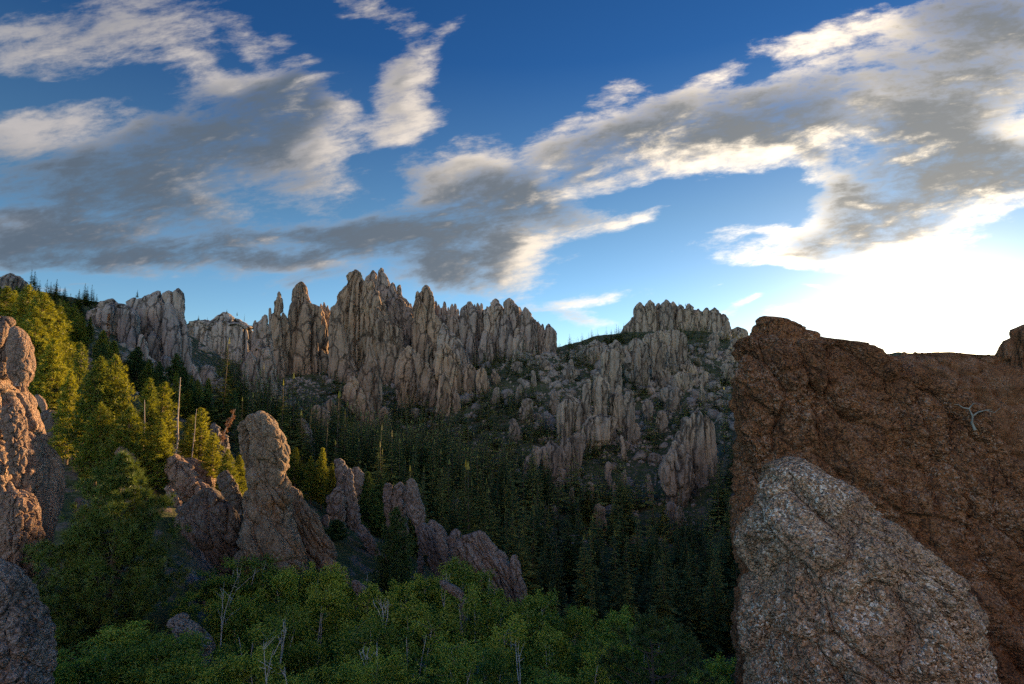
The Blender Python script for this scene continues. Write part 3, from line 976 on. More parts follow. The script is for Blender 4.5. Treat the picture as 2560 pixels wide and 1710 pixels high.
formation('rock_wall', 'broad grey rock wall with two domed crowns, right half of the ridge', 'rock wall', CS, 'spire_grey', [
    ('wall', 2, 486, '345,1580,1730 380,1570,1800 440,1575,1990 520,1580,2000 640,1600,2010 760,1640,2020', dict(s1=.14, s2=.06, dmax=4)),
    ('dome', 2, 482, '307,1622,1652 314,1606,1664 330,1594,1676 370,1580,1690 460,1575,1700 640,1600,1720', dict(s1=.4)),
    ('tooth', 2, 486, tooth(1692, 312, 30, 600, 60), {}), ('tooth', 2, 484, tooth(1716, 314, 30, 600, 60), {}), ('tooth', 2, 485, tooth(1672, 322, 24, 600, 50), {}),
    ('dome', 2, 478, '286,1800,1824 291,1788,1836 303,1775,1847 345,1746,1856 420,1742,1862 520,1742,1866 700,1740,1880', dict(s1=.34)),
    ('dome', 2, 474, '284,1886,1928 289,1872,1942 300,1862,1951 335,1857,1958 420,1852,1972 540,1848,1990 720,1842,2000', dict(s1=.34)),
    ('tooth', 2, 480, tooth(1755, 335, 24, 600, 60), {}), ('tooth', 2, 478, tooth(1972, 338, 26, 600, 50), {}),
    ('column', 2, 466, '395,1860,1890 410,1850,1905 460,1842,1920 560,1834,1928 720,1826,1932', dict(s1=.5)),
    ('column', 2, 464, '480,1948,1975 500,1935,1990 560,1928,2000 640,1925,2005 730,1920,2005', dict(s1=.5)),
    ('column', 2, 466, '500,1730,1760 520,1718,1775 600,1712,1790 740,1705,1800', dict(s1=.5)),
    ('column', 2, 468, '520,1640,1665 545,1625,1685 620,1615,1700 740,1610,1705', dict(s1=.5))])
rock('rock_buttress', 'tapering stepped buttress going down to the right of the twin domed crowns', 'rock buttress', CS, 'spire_grey', 2, 470,
     '341,2000,2016 350,1988,2028 375,1975,2045 400,1972,2060 440,1975,2080 520,1980,2090 620,1980,2094 720,1980,2098', s1=.34)
formation('rock_wall', 'last rock wall at the right end of the ridge, dropping sheer to the saddle', 'rock wall', CS, 'spire_grey', [
    ('column', 2, 478, '453,2152,2178 460,2142,2190 475,2134,2198 510,2124,2205 570,2110,2205 640,2100,2212 665,2100,2240 720,2090,2275', dict(s1=.34)),
    ('tooth', 2, 480, tooth(2124, 452, 24, 640, 60), {}), ('tooth', 2, 482, tooth(2078, 424, 16, 640, 50), {}), ('tooth', 2, 482, tooth(2096, 434, 14, 640, 50), {}),
    ('wall', 2, 482, '440,2070,2100 470,2066,2130 560,2064,2150 700,2070,2180', dict(s1=.4))])

# ---- second rank of spires below the ridge
CF = 'lower spires at the foot of the granite ridge'
formation('rock_spire', 'twin lower spires with one thin raised finger, below the pale forked fin', 'rock spire', CF, 'spire', [
    ('finger', 2, 418, '546,958,976 556,954,984 600,950,996 660,945,1006 720,925,1036 790,905,1046 900,902,1052 960,930,1048 1040,950,1040 1120,930,1030', dict(s1=.4)),
    ('buttress', 2, 412, '804,840,880 820,822,896 860,806,908 950,796,958 1020,830,1000 1100,880,1020 1150,900,1020', dict(s1=.3))], seat=2)
rock('rock_buttress', 'wide brown buttress of rounded columns below the heavy stepped buttress', 'rock buttress', CF, 'spire', 2, 432,
     '600,1212,1246 608,1195,1270 625,1180,1288 700,1152,1302 800,1142,1330 920,1150,1342 1000,1170,1342', s1=.24, s2=.1, seat=True)
rock('rock_spire', 'leaning ribbed spire on the right of the wide brown buttress', 'rock spire', CF, 'spire', 2, 426,
     '642,1288,1304 655,1280,1318 690,1274,1350 760,1270,1392 850,1280,1427 950,1300,1427 1020,1330,1422', s1=.32, shear=-.3, seat=True)
rock('rock_spire', 'smooth tall spire under the narrow column of the knuckle-crowned tower', 'rock spire', CF, 'spire', 2, 452,
     '428,1312,1336 438,1296,1350 465,1284,1362 560,1270,1388 650,1270,1400 760,1290,1400', s1=.34, seat=True)
rock('rock_spire', 'pointed spire right of the smooth tall one, below the comb of teeth', 'rock spire', CF, 'spire', 2, 450,
     '438,1372,1388 450,1364,1402 490,1360,1424 560,1362,1455 650,1370,1505 760,1400,1520', s1=.34, seat=True)
rock('rock_buttress', 'sloping grey buttress descending right beneath the comb of teeth', 'rock buttress', CF, 'spire_grey', 2, 456,
     '448,1456,1474 465,1448,1492 510,1438,1532 570,1432,1565 640,1425,1610 720,1420,1640 800,1440,1640', s1=.28, seat=True)
rock('rock_spire', 'rounded middle spire with fluted face below the sloping grey buttress', 'rock spire', CF, 'spire', 2, 436,
     '580,1446,1486 592,1434,1508 625,1420,1532 720,1410,1572 780,1400,1602 880,1406,1606 960,1410,1600', s1=.28, seat=True)
rock('rock_pillar', 'free-standing pillar with a pointed head reaching down into the forest', 'rock pillar', CF, 'spire', 2, 404,
     '775,1462,1478 785,1452,1490 805,1441,1502 880,1426,1521 1000,1416,1511 1070,1414,1502', s1=.36, seat=True)
rock('rock_spire', 'thin dagger of rock beside the free-standing pillar', 'rock spire', CF, 'spire', 2, 402, '868,1532,1538 890,1526,1548 930,1520,1562 1040,1518,1584', s1=.45, seat=True)
rock('rock_pillar', 'rounded tombstone-shaped pillar, left of the two at the forest edge', 'rock pillar', CF, 'spire', 2, 416,
     '714,1634,1654 722,1626,1664 742,1620,1672 820,1609,1681 930,1598,1676', s1=.4, seat=True)
rock('rock_pillar', 'rounded tombstone-shaped pillar, right of the two at the forest edge', 'rock pillar', CF, 'spire', 2, 418,
     '744,1706,1732 752,1696,1744 775,1689,1757 850,1684,1766 920,1688,1767', s1=.4, seat=True)
rock('rock_block', 'squat pale block among trees right of the tombstone pillars', 'rock block', CF, 'spire', 2, 422, '770,1796,1812 785,1788,1828 815,1784,1837 860,1790,1837', s1=.4, seat=True)
rock('rock_spire', 'splintered cluster of points low in front of the twin lower spires', 'rock spire', CF, 'spire', 2, 378,
     '1004,1064,1082 1020,1046,1092 1060,1018,1104 1120,986,1112 1190,982,1114', s1=.28, shear=-.5, seat=True)
rock('rock_block', 'broad tilted rock below the rubble slope, left of the splintered cluster', 'rock block', CF, 'spire', 2, 384,
     '994,604,640 1005,592,668 1030,580,692 1080,592,712 1130,630,716 1170,650,708', s1=.34, shear=-.5, seat=True)
rock('rock_block', 'two-humped rock at the foot of the twin lower spires', 'rock block', CF, 'spire', 2, 408,
     '960,690,720 980,680,745 1040,690,760 1100,710,760', s1=.4, seat=True)

# ---- the left-hand cliff
LC = 'cliffs on the skyline above the left slope'
formation('rock_cliff', 'big grey cliff with a leaning square horn at its right end, left skyline', 'cliff', LC, 'cliff', [
    ('wall', 1, 226, '254,1128,1168 268,1090,1180 288,1000,1188 306,950,1192 330,916,1204 400,930,1280 460,960,1302 600,1000,1316 720,1090,1314 790,1190,1392', dict(s1=.2, s2=.09, ratio=.5, amp=.5)),
    ('block', 1, 224, '255,1200,1246 265,1190,1252 300,1188,1256 360,1192,1262 420,1200,1266', dict(s1=.5)),
    ('horn', 1, 223, '234,1284,1308 241,1270,1320 255,1260,1326 330,1264,1336 395,1272,1332 445,1290,1336', dict(s1=.5, ratio=.9)),
    ('column', 1, 217, '344,1212,1240 354,1202,1254 400,1194,1272 500,1188,1300 600,1184,1314 720,1196,1318 800,1210,1320', dict(s1=.5, amp=.35)),
    ('column', 1, 220, '458,1322,1344 475,1316,1354 530,1314,1366 650,1318,1386 790,1330,1392', dict(s1=.5, amp=.35)),
    ('column', 1, 219, '545,1085,1115 570,1075,1140 620,1070,1180 730,1085,1200', dict(s1=.5, amp=.35))])
formation('rock_cliff', 'rounded grey outcrop with folded front, left neighbour of the big horned cliff', 'cliff', LC, 'cliff', [
    ('wall', 1, 214, '320,775,858 328,735,885 345,706,926 380,682,962 430,666,986 500,660,1000 620,690,1005 700,720,1010', dict(s1=.24, s2=.1, ratio=.55)),
    ('column', 1, 209, '360,905,945 380,890,965 440,880,985 520,865,998 640,860,1003', dict(s1=.5)),
    ('column', 1, 207, '568,1018,1036 580,1012,1046 620,1002,1060 680,1006,1076 740,1015,1084', dict(s1=.5))])
rock('rock_dome', 'low broad dome with a fractured top beyond the horned cliff', 'cliff', LC, 'cliff', 1, 470,
     '416,1580,1670 428,1550,1712 450,1530,1756 462,1420,1775 480,1345,1800 540,1330,1850 640,1380,1870 800,1380,1870 930,1440,1860', s1=.2, s2=.08, ratio=.5)
rock('rock_outcrop', 'craggy summit rocks at the far upper left above the sunlit pines', 'outcrop', LC, 'cliff', 1, 150,
     '131,44,108 138,18,138 150,4,158 200,-10,172 255,-20,174 300,-40,168 420,-60,150', s1=.26, s2=.1, ratio=.6)
rock('rock_outcrop', 'small dark outcrop at the foot of the skyline trees on the left', 'outcrop', LC, 'cliff', 1, 260,
     '352,500,560 365,490,600 390,480,650 440,470,680', s1=.3)

# ---- rocks on the left slope
LS = 'rocks scattered on the sunlit left slope'
for lab, D, rows, mt in (
        ('pale jumbled boulder pile among dark conifers on the left slope', 175, '690,850,880 705,820,930 740,815,955 790,840,950', 'cliff'),
        ('flat grey boulder left of the dark conifers on the left slope', 165, '732,610,650 745,600,675 775,595,690 810,620,680', 'cliff'),
        ('rounded dome rock right of the dark conifer clump', 190, '718,1185,1215 728,1168,1232 755,1160,1246 810,1165,1252 860,1180,1250', 'cliff'),
        ('steep grey rock left of the rounded dome rock', 185, '742,1085,1105 760,1075,1135 800,1078,1165 870,1100,1210 910,1130,1210', 'cliff'),
        ('high round boulder above the descending rock rib', 165, '793,1485,1528 802,1472,1545 835,1462,1556 880,1452,1582 960,1440,1600', 'cliff'),
        ('long rock rib slanting down to the right below the horned cliff', 160, '880,1585,1612 895,1572,1632 930,1566,1650 1000,1600,1668 1060,1625,1685 1120,1645,1690', 'cliff'),
        ('narrow upright rock on the shaded side of the slope', 158, '785,1398,1415 800,1390,1425 850,1395,1440 930,1430,1470 1040,1440,1460', 'cliff'),
        ('small pointed rock on the right below the descending rib', 150, '978,1690,1702 990,1684,1712 1020,1680,1735 1060,1690,1740', 'cliff'),
        ('pale slab showing between pine crowns near the dead trunk', 85, '925,1250,1270 935,1245,1290 960,1260,1300 1000,1280,1310', 'cliff')):
    rock('slope_rock', lab, 'rock', LS, mt, 1, D, rows, s1=.4, s2=.16, seat=True)
for lab, D, rows in (
        ('upright dark boulder right of the sunlit pillar', 50, '958,385,430 970,365,445 1000,342,472 1080,330,502 1150,338,506 1190,350,500'),
        ('small rounded boulder right of the upright dark boulder', 53, '1062,545,570 1075,525,590 1110,508,606 1170,505,612 1210,520,610'),
        ('broad shaded rock below the upright dark boulder', 47, '1128,325,390 1145,312,440 1180,310,505 1230,328,532 1310,376,562 1400,398,576 1440,410,576'),
        ('thin pale slab leaning between the pillar and the upright boulder', 46, '1010,255,285 1040,262,320 1090,290,340 1140,310,335')):
    rock('slope_rock', lab, 'rock', LS, 'dark_rock' if 'dark' in lab or 'shaded' in lab else 'pillar', 1, D, rows, s1=.45, s2=.16, elong=1.4, amp=.4, seat=True)  # the shaded rock takes the dark granite, its shade put into the colour

for lab, D, rows, mt in (
        ('sunlit tan rock showing between the lit pines above the big foreground pine', 55, '1385,865,895 1398,850,925 1440,845,960 1500,870,995 1568,900,1010', 'pillar'),
        ('grey cracked rock face behind the slim sunlit pine', 71, '1225,1545,1570 1245,1532,1590 1310,1528,1606 1400,1520,1618 1500,1505,1625 1560,1500,1630', 'slab'),
        ('rounded grey rock half way between the slim sunlit pine and the tall needle', 73, '1300,1600,1630 1315,1588,1648 1370,1590,1662 1430,1605,1665 1500,1610,1665', 'slab'),
        ('warm tan boulder at the foot of the sunlit pines left of the dark rock mass', 58, '1440,1240,1280 1455,1222,1310 1500,1218,1345 1560,1225,1370', 'pillar'),
        ('long low lit slab behind the leaning slab of the dark rock mass', 62, '1470,1330,1400 1482,1315,1440 1510,1310,1500 1560,1320,1540', 'pillar'),
        ('pale rock block on the slope under the big pine behind the pillar', 70, '1010,545,580 1025,530,600 1070,525,612 1120,535,615', 'pillar')):
    rock('slope_rock', lab, 'rock', LS, mt, 1, D, rows, s1=.45, s2=.17, elong=1.3, amp=.5)

# ---- the tall sunlit pillar at the left edge
formation('rock_pillar', 'massive sunlit granite pillar with two balanced blocks on top, left edge', 'rock pillar', None, 'pillar', [
    ('pillar_body', 1, 36, '880,-150,190 905,-160,215 950,-160,232 1000,-160,252 1100,-160,290 1200,-160,322 1300,-160,352 1400,-160,392 1500,-160,420 1568,-160,436 1690,-160,446 1850,-160,440 1980,-160,425 2100,-160,395',
     dict(s1=.24, s2=.085, ratio=1.25, e=.62, elong=5.0, amp=.65, res=1.3, cap=.12, dx=-185)),
    ('buttress', 4, 34.2, '330,120,180 345,112,225 390,105,250 480,70,275 600,55,285 720,70,270 830,90,250 900,110,235', dict(s1=.4, ratio=1.3, e=.7, elong=1.8, dx=-60)),
    ('buttress', 1, 34.4, '1075,140,165 1100,110,190 1180,95,215 1260,100,228 1350,130,232 1460,150,228 1560,150,215', dict(s1=.45, ratio=1.3, e=.7, elong=1.8, nobase=True, dx=-60)),
    ('cap_block', 1, 36, '448,-40,78 460,-80,92 500,-110,100 600,-120,106 700,-120,110 800,-120,112 875,-110,107 905,-90,70', dict(s1=.5, ratio=.8, amp=.4, elong=2, nobase=True, cap=.25, dx=-30)),
    ('cap_block', 1, 35.6, '514,128,154 524,116,170 560,108,196 620,105,228 690,105,245 780,108,252 850,114,250 890,124,238 925,140,212', dict(s1=.55, ratio=1.1, e=.75, amp=.35, elong=2, nobase=True, cap=.4, dx=-25))])
rock('boulder', 'smooth grey boulder in the bottom left corner', 'boulder', None, 'slab', 4, 21,
     '785,-120,-10 830,-180,60 860,-200,96 950,-220,150 1050,-230,190 1200,-240,236 1350,-240,272 1470,-240,282 1600,-240,270', s1=.5, s2=.18, elong=1.2, amp=.22, ratio=.8, micro=.10, res=1.2)
rock('boulder', 'small pale boulder behind the upper left of the big dark pine', 'boulder', None, 'slab', 4, 41,
     '375,500,540 388,482,556 430,474,570 490,482,585 545,520,594 600,540,594', s1=.5, elong=1.3, amp=.3)
rock('boulder', 'mottled slab of rock at the lower right of the big dark pine', 'boulder', None, 'slab', 4, 30.5,
     '1130,1120,1165 1150,1105,1195 1190,1110,1240 1250,1150,1298 1310,1180,1345 1400,1190,1350', s1=.4, elong=1.2, amp=.8, ratio=1.3, shear=.8)

# ---- the tall needle and its neighbours
NG = 'leaning rock fins below the sunlit slope'
formation('rock_needle', 'tall solitary needle with a heavy overhanging head, centre left foreground', 'rock needle', None, 'needle', [
    ('needle_body', 5, 50, '180,512,650 250,508,690 330,500,712 400,500,722 440,484,726 470,466,722 560,462,735 640,457,745 700,455,750 770,455,752 850,440,776 950,430,818 1050,420,848 1130,415,866 1230,405,880 1330,400,900',
     dict(s1=.62, s2=.17, ratio=.8, elong=.62, dip=.85, amp=.36, res=1.4, cap=.1)),
    ('head', 5, 49.6, '82,525,572 88,500,592 98,482,612 130,472,642 180,482,668 225,496,690 260,502,706 300,506,724 350,520,736 395,560,734 430,640,728 446,680,722',
     dict(s1=.6, s2=.16, ratio=.95, elong=.9, dip=.7, amp=.30, nobase=True, res=1.4, cap=.5)),
    ('flake', 5, 50.6, '134,440,466 145,426,478 170,414,492 210,414,502 280,420,502 350,430,512 440,452,520 520,462,520', dict(s1=.5, ratio=.9, elong=1.6, nobase=True))])
formation('rock_fin', 'steep fin sloping down to the right just behind the tall needle', 'rock fin', NG, 'needle', [
    ('fin_body', 5, 54, '646,812,830 660,800,846 690,786,868 740,772,912 830,780,952 930,822,1014 1000,846,1042 1070,880,1056 1130,900,1060', dict(s1=.5, ratio=.6, dip=1.3, elong=.6, amp=.55)),
    ('toe', 5, 50, '1000,962,988 1030,960,1020 1070,968,1066 1120,1000,1112 1200,1078,1142 1320,1100,1146', dict(s1=.4, ratio=.8, shear=.6)),
    ('shoulder', 5, 57, '556,736,758 580,732,800 620,734,826 680,740,830 760,750,820', dict(s1=.4))])
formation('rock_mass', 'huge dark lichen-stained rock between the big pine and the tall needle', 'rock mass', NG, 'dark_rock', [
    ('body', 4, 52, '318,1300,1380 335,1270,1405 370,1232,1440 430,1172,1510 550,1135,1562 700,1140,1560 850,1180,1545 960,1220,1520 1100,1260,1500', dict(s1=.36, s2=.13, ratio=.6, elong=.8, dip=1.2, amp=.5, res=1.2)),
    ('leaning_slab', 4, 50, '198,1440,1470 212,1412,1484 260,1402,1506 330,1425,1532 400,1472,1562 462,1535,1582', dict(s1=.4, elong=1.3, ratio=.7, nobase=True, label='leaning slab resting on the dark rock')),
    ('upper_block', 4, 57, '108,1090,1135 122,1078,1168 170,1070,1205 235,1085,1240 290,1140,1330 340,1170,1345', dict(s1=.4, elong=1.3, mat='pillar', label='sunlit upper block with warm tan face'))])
rock('rock_slab', 'thin orange-lit slab standing just right of the big pine', 'rock slab', NG, 'pillar', 4, 48.5,
     '298,1068,1096 310,1066,1112 350,1074,1140 400,1092,1166 440,1120,1172', s1=.5, elong=1.5, seat=True)
formation('rock_cluster', 'cluster of upright finger rocks beyond the tall needle', 'rock cluster', NG, 'slab', [
    ('finger', 5, 78, '388,1045,1085 396,1040,1100 430,1040,1112 480,1040,1116 560,1050,1120 640,1060,1124', dict(s1=.5, elong=1.8)),
    ('finger', 5, 76, '446,1124,1138 458,1114,1148 500,1110,1153 580,1102,1164 700,1105,1190 800,1112,1202 840,1130,1192', dict(s1=.5, elong=1.8)),
    ('finger', 5, 80, '442,1158,1188 455,1150,1206 490,1148,1228 560,1160,1222 650,1172,1202', dict(s1=.5, elong=1.6)),
    ('knob', 5, 75, '570,1042,1068 590,1020,1090 630,998,1106 700,990,1110 790,1002,1104', dict(s1=.5, elong=1.4)),
    ('toe', 5, 72, '818,1184,1218 850,1180,1252 890,1192,1284 960,1240,1322 1020,1272,1338', dict(s1=.4, elong=1.4, shear=.6))], seat=5)
rock('slope_rock', 'pair of rounded stones beside the cluster of finger rocks', 'rock', NG, 'slab', 5, 74, '752,972,990 765,955,1000 800,945,1000 830,950,990', s1=.5, elong=1.2, seat=True)
formation('rock_fin', 'three-pointed fin falling away to the right, behind the dark spruce', 'rock fin', NG, 'slab', [
    ('peak', 5, 71, '516,1520,1545 524,1508,1560 545,1502,1572 620,1500,1592 700,1504,1622 760,1520,1628 830,1560,1616 900,1580,1620', dict(s1=.45, ratio=.8, elong=1.8, shear=.5)),
    ('peak', 5, 73, '536,1452,1470 548,1440,1486 580,1420,1502 640,1412,1508 760,1415,1515', dict(s1=.45, elong=1.8)),
    ('peak', 5, 73.5, '545,1364,1392 555,1358,1410 590,1354,1416 660,1350,1420 780,1370,1425', dict(s1=.45, elong=1.8)),
    ('tail', 5, 68, '808,1592,1634 830,1575,1662 870,1570,1690 950,1600,1742 1050,1648,1792 1140,1680,1818', dict(s1=.45, ratio=.6, elong=.6, dip=1.5, amp=.55)),
    ('tail', 5, 66, '868,1700,1726 890,1692,1742 950,1702,1772 1050,1732,1802 1150,1785,1822', dict(s1=.45, elong=2, shear=.6))])
rock('rock_fin', 'narrow low fin showing between the three-pointed fin and the great slab', 'rock fin', NG, 'slab', 5, 70,
     '784,1652,1678 800,1645,1705 835,1640,1742 890,1680,1774 945,1738,1784', s1=.4, shear=.7, elong=1.8)
formation('rock_slab', 'great tilted slab with deep diagonal cracks, right end of the leaning fins', 'rock slab', NG, 'slab', [
    ('slab_body', 5, 63, '855,1965,1996 864,1930,2012 885,1880,2026 940,1790,2065 1000,1800,2132 1060,1830,2170 1100,1868,2192 1200,1940,2236 1300,2040,2292 1370,2080,2310', dict(s1=.42, s2=.13, ratio=.55, elong=.55, dip=1.5, amp=.5)),
    ('finger', 5, 62, '1016,2190,2216 1028,2184,2230 1060,2180,2242 1150,2188,2262 1300,2210,2302', dict(s1=.45, elong=2)),
    ('knob', 5, 67, '845,1806,1836 856,1795,1850 885,1780,1862 930,1768,1864', dict(s1=.5, elong=1.3))])
rock('slope_rock', 'pale knobbly rock rib below the far pillars, upper right of the tall needle', 'rock', NG, 'slab', 5, 112,
     '118,804,826 130,792,844 165,786,862 215,800,882 285,828,902 350,840,908 400,850,908', s1=.4, shear=.4, elong=1.8, seat=True)
rock('slope_rock', 'shaded rounded rock on the slope left of the tall needle', 'rock', NG, 'slab', 5, 78,
     '228,302,328 240,288,340 290,272,336 350,244,322 450,228,312', s1=.45, elong=1.6, seat=True)
rock('slope_rock', 'grey rock peeping out behind the thin sunlit pines', 'rock', NG, 'slab', 5, 84, '150,232,258 170,226,266 220,228,276 290,235,275', s1=.45, seat=True)
rock('slope_rock', 'lone jagged rock tower rising out of the dark valley forest', 'rock', NG, 'cliff', 5, 132,
     '638,1826,1846 650,1812,1858 680,1802,1866 720,1798,1870 780,1796,1876', s1=.4, seat=True)
rock('slope_rock', 'low pale rock breaking through the aspens below the great slab', 'rock', NG, 'slab', 5, 46,
     '1182,1722,1752 1195,1718,1790 1225,1740,1845 1260,1790,1880 1310,1850,1900', s1=.4, elong=1.3)
rock('slope_rock', 'narrow rock tongue running down into the aspens right of the steep fin', 'rock', NG, 'slab', 5, 46,
     '1180,1150,1176 1200,1148,1205 1240,1160,1242 1300,1200,1290 1380,1240,1330', s1=.4, elong=1.3, shear=.6)

# ---- the butte and the ribs on the right
BG = 'cliffs of the right-hand butte'
cols = []
for xc, yt, w, wb, yb, d in ((1045, 146, 72, 96, 390, 606), (1110, 132, 70, 100, 400, 604), (1165, 150, 46, 70, 390, 610), (1215, 129, 78, 110, 410, 603), (1262, 139, 50, 70, 390, 609),
                             (1310, 161, 62, 84, 390, 606), (1366, 155, 66, 96, 390, 605), (1425, 190, 60, 84, 380, 609), (1480, 181, 60, 84, 380, 606), (1530, 181, 72, 100, 390, 604), (1588, 222, 60, 90, 390, 606)):
    cols.append(('column', 3, d, tooth(xc, yt, w, yb, wb), dict(s1=.36, s2=.15, ratio=1.0)))
cols += [('wall', 3, 618, '185,1010,1420 240,1000,1590 300,990,1625 400,985,1650', dict(s1=.09, s2=.04, dmax=4)),
         ('shoulder', 3, 606, '245,985,1010 275,970,1020 320,945,1035 380,915,1050 440,880,1060', dict(s1=.35)),
         ('shoulder', 3, 606, '308,1660,1705 316,1645,1725 345,1635,1742 400,1600,1760', dict(s1=.35))]
formation('rock_butte', 'flat-topped butte of packed columns on the right skyline', 'butte', BG, 'butte', cols)
rock('rock_cliff', 'lower cliff band hanging under the middle of the flat-topped butte', 'cliff', BG, 'butte', 3, 560,
     '330,1110,1320 350,1095,1345 400,1085,1352 480,1190,1342 540,1255,1332 580,1262,1320', s1=.16, s2=.07, ratio=.35, seat=True)
formation('rock_cliff', 'long pale cliff of smooth columns below the left end of the butte', 'cliff', BG, 'butte', [
    ('wall', 3, 480, '385,985,1060 400,960,1085 450,935,1095 540,925,1105 640,960,1105 710,1010,1096', dict(s1=.3, s2=.12, ratio=.5)),
    ('column', 3, 500, '358,1070,1130 375,1055,1180 430,1060,1225 500,1090,1215 580,1115,1195', dict(s1=.3, ratio=.5)),
    ('column', 3, 520, '430,1225,1250 450,1215,1270 520,1215,1280', dict(s1=.4))], seat=1)
rock('rock_ridge', 'dark wooded rock knoll on the saddle left of the butte', 'rock ridge', BG, 'butte', 3, 560,
     '392,740,775 405,715,800 430,690,840 470,650,880 540,640,900', s1=.2, seat=True)
RG = 'rock ribs standing on the right-hand talus slope'
rock('rock_tower', 'bulging twin-lobed tower standing free in the middle of the right slope', 'rock tower', RG, 'butte', 3, 352,
     '390,872,900 405,845,915 430,815,926 480,792,930 560,780,932 620,795,932 690,832,932 750,852,926 800,855,930', s1=.42, s2=.16, seat=True)
formation('rock_cluster', 'blocky stack of split rock pillars below the twin-lobed tower', 'rock cluster', RG, 'butte', [
    ('pillar', 3, 320, '604,758,786 615,748,800 650,732,826 720,724,838 800,732,842 900,738,834 980,740,850', dict(s1=.45)),
    ('pillar', 3, 316, '648,694,722 660,680,728 710,662,732 800,650,728 910,644,722', dict(s1=.45)),
    ('pillar', 3, 326, '745,850,930 780,842,962 860,860,990 950,890,1010 1040,930,980', dict(s1=.3)),
    ('pillar', 3, 322, '718,955,990 735,945,1002 800,936,1008 900,958,1020 1040,962,992', dict(s1=.45)),
    ('pillar', 3, 304, '878,720,860 900,690,885 960,664,875 1040,642,852 1110,642,770', dict(s1=.24)),
    ('pillar', 3, 312, '758,560,610 775,540,630 810,512,650 860,496,652 920,488,640', dict(s1=.35))], seat=5)
rock('rock_pillar', 'low blunt tower right of the blocky stack of pillars', 'rock pillar', RG, 'butte', 3, 322, '778,1078,1102 790,1068,1118 830,1060,1131 920,1068,1132', s1=.4, seat=True)
formation('rock_rib', 'ragged lower rib of clustered points on the left of the right slope', 'rock rib', RG, 'butte', [
    ('point', 3, 250, '1044,450,475 1055,430,495 1085,402,532 1150,388,552 1250,418,562 1320,440,540', dict(s1=.26)),
    ('point', 3, 254, '1028,535,580 1045,524,592 1100,518,594 1200,536,590 1300,568,590', dict(s1=.4)),
    ('point', 3, 246, '1088,358,392 1110,340,404 1160,308,402 1230,288,376 1310,298,366', dict(s1=.35)),
    ('point', 3, 258, '998,600,670 1020,578,692 1100,586,680 1200,588,664 1270,598,652', dict(s1=.35)),
    ('point', 3, 244, '1290,500,540 1320,480,560 1380,490,560 1460,510,560', dict(s1=.4))], seat=1)
formation('rock_rib', 'slanting broken rib near the big shaded wall, lower right slope', 'rock rib', RG, 'butte', [
    ('point', 3, 242, tooth(1350, 905, 40, 1130, 80, -.1), dict(s1=.45)), ('point', 3, 244, tooth(1392, 868, 46, 1110, 90, -.1), dict(s1=.45)),
    ('point', 3, 243, tooth(1438, 858, 40, 1100, 80, -.05), dict(s1=.45)), ('point', 3, 245, tooth(1475, 880, 36, 1150, 60, .05), dict(s1=.45)),
    ('point', 3, 241, tooth(1300, 985, 44, 1200, 90, -.15), dict(s1=.45)), ('point', 3, 246, tooth(1512, 915, 30, 1130, 50, .05), dict(s1=.45)),
    ('point', 3, 234, '1048,1250,1320 1075,1236,1345 1140,1210,1374 1230,1188,1382 1310,1180,1382 1400,1215,1372 1480,1260,1342', dict(s1=.28))], seat=7)
for lab, D, rows in (
        ('low pale crag high on the saddle between ridge and butte', 470, '560,560,610 575,545,640 620,535,650 670,545,600'),
        ('pale ledge rock under the smooth columns of the butte', 400, '690,1200,1260 705,1190,1275 760,1180,1290 840,1190,1290'),
        ('mid-slope crag with a slanting face left of the blocky stack', 360, '690,250,270 705,238,275 760,230,270 800,235,262'),
        ('rounded crag right of the low blunt tower', 330, '600,1290,1330 620,1270,1370 680,1280,1380 740,1300,1370'),
        ('split rock standing in the rubble below the ragged rib', 220, '1240,935,955 1255,922,962 1310,905,960 1390,900,945'),
        ('leaning stub of rock in the rubble beside the split rock', 224, '1190,820,860 1215,810,862 1280,815,858 1340,830,855'),
        ('low lump of rock above the rubble left of the slanting rib', 260, '1050,930,965 1065,920,980 1110,918,975')):
    rock('slope_rock', lab, 'rock', RG, 'butte', 3, D, rows, s1=.4, seat=True)

def crags():
    rng = np.random.default_rng(77)
    n = 0
    while n < 70:
        px, py = rng.uniform(1240, 1835), rng.uniform(890, 1340)
        if n >= 46:
            px, py = rng.uniform(1640, 1850), rng.uniform(845, 985)
        if py > 1180 and px < 1330 or py > 1420 - (1560 - px) * .5:
            continue
        D = hit(px, py)
        if not D or D > 580:
            continue
        hh, ww = rng.uniform(20, 60) * (1 if py > 960 else .6), rng.uniform(14, 42)
        if 1500 < px < 1840 and py < 980:
            ww *= 1.3
        a = SHEET[3]
        zx, zy = (px - a[1]) * a[0], (py - a[2]) * a[0]
        rows = tooth(zx, zy - hh * a[0], ww * a[0] * rng.uniform(.4, .8), zy, ww * a[0], rng.uniform(-.2, .2))
        me, base = loft(3, rows, D * .99, M['butte'], name='crag', s1=.38, s2=.16, elong=2.6, res=.8)
        o = link('crag', me, base)
        hi = py < 1010
        tag(o, 'small grey crag sticking out of the upper talus below the butte' if hi else 'small grey crag sticking out of the lower talus slope on the right', 'rock',
            'crags of the upper talus below the butte' if hi else 'crags of the lower talus slope')
        n += 1


crags()

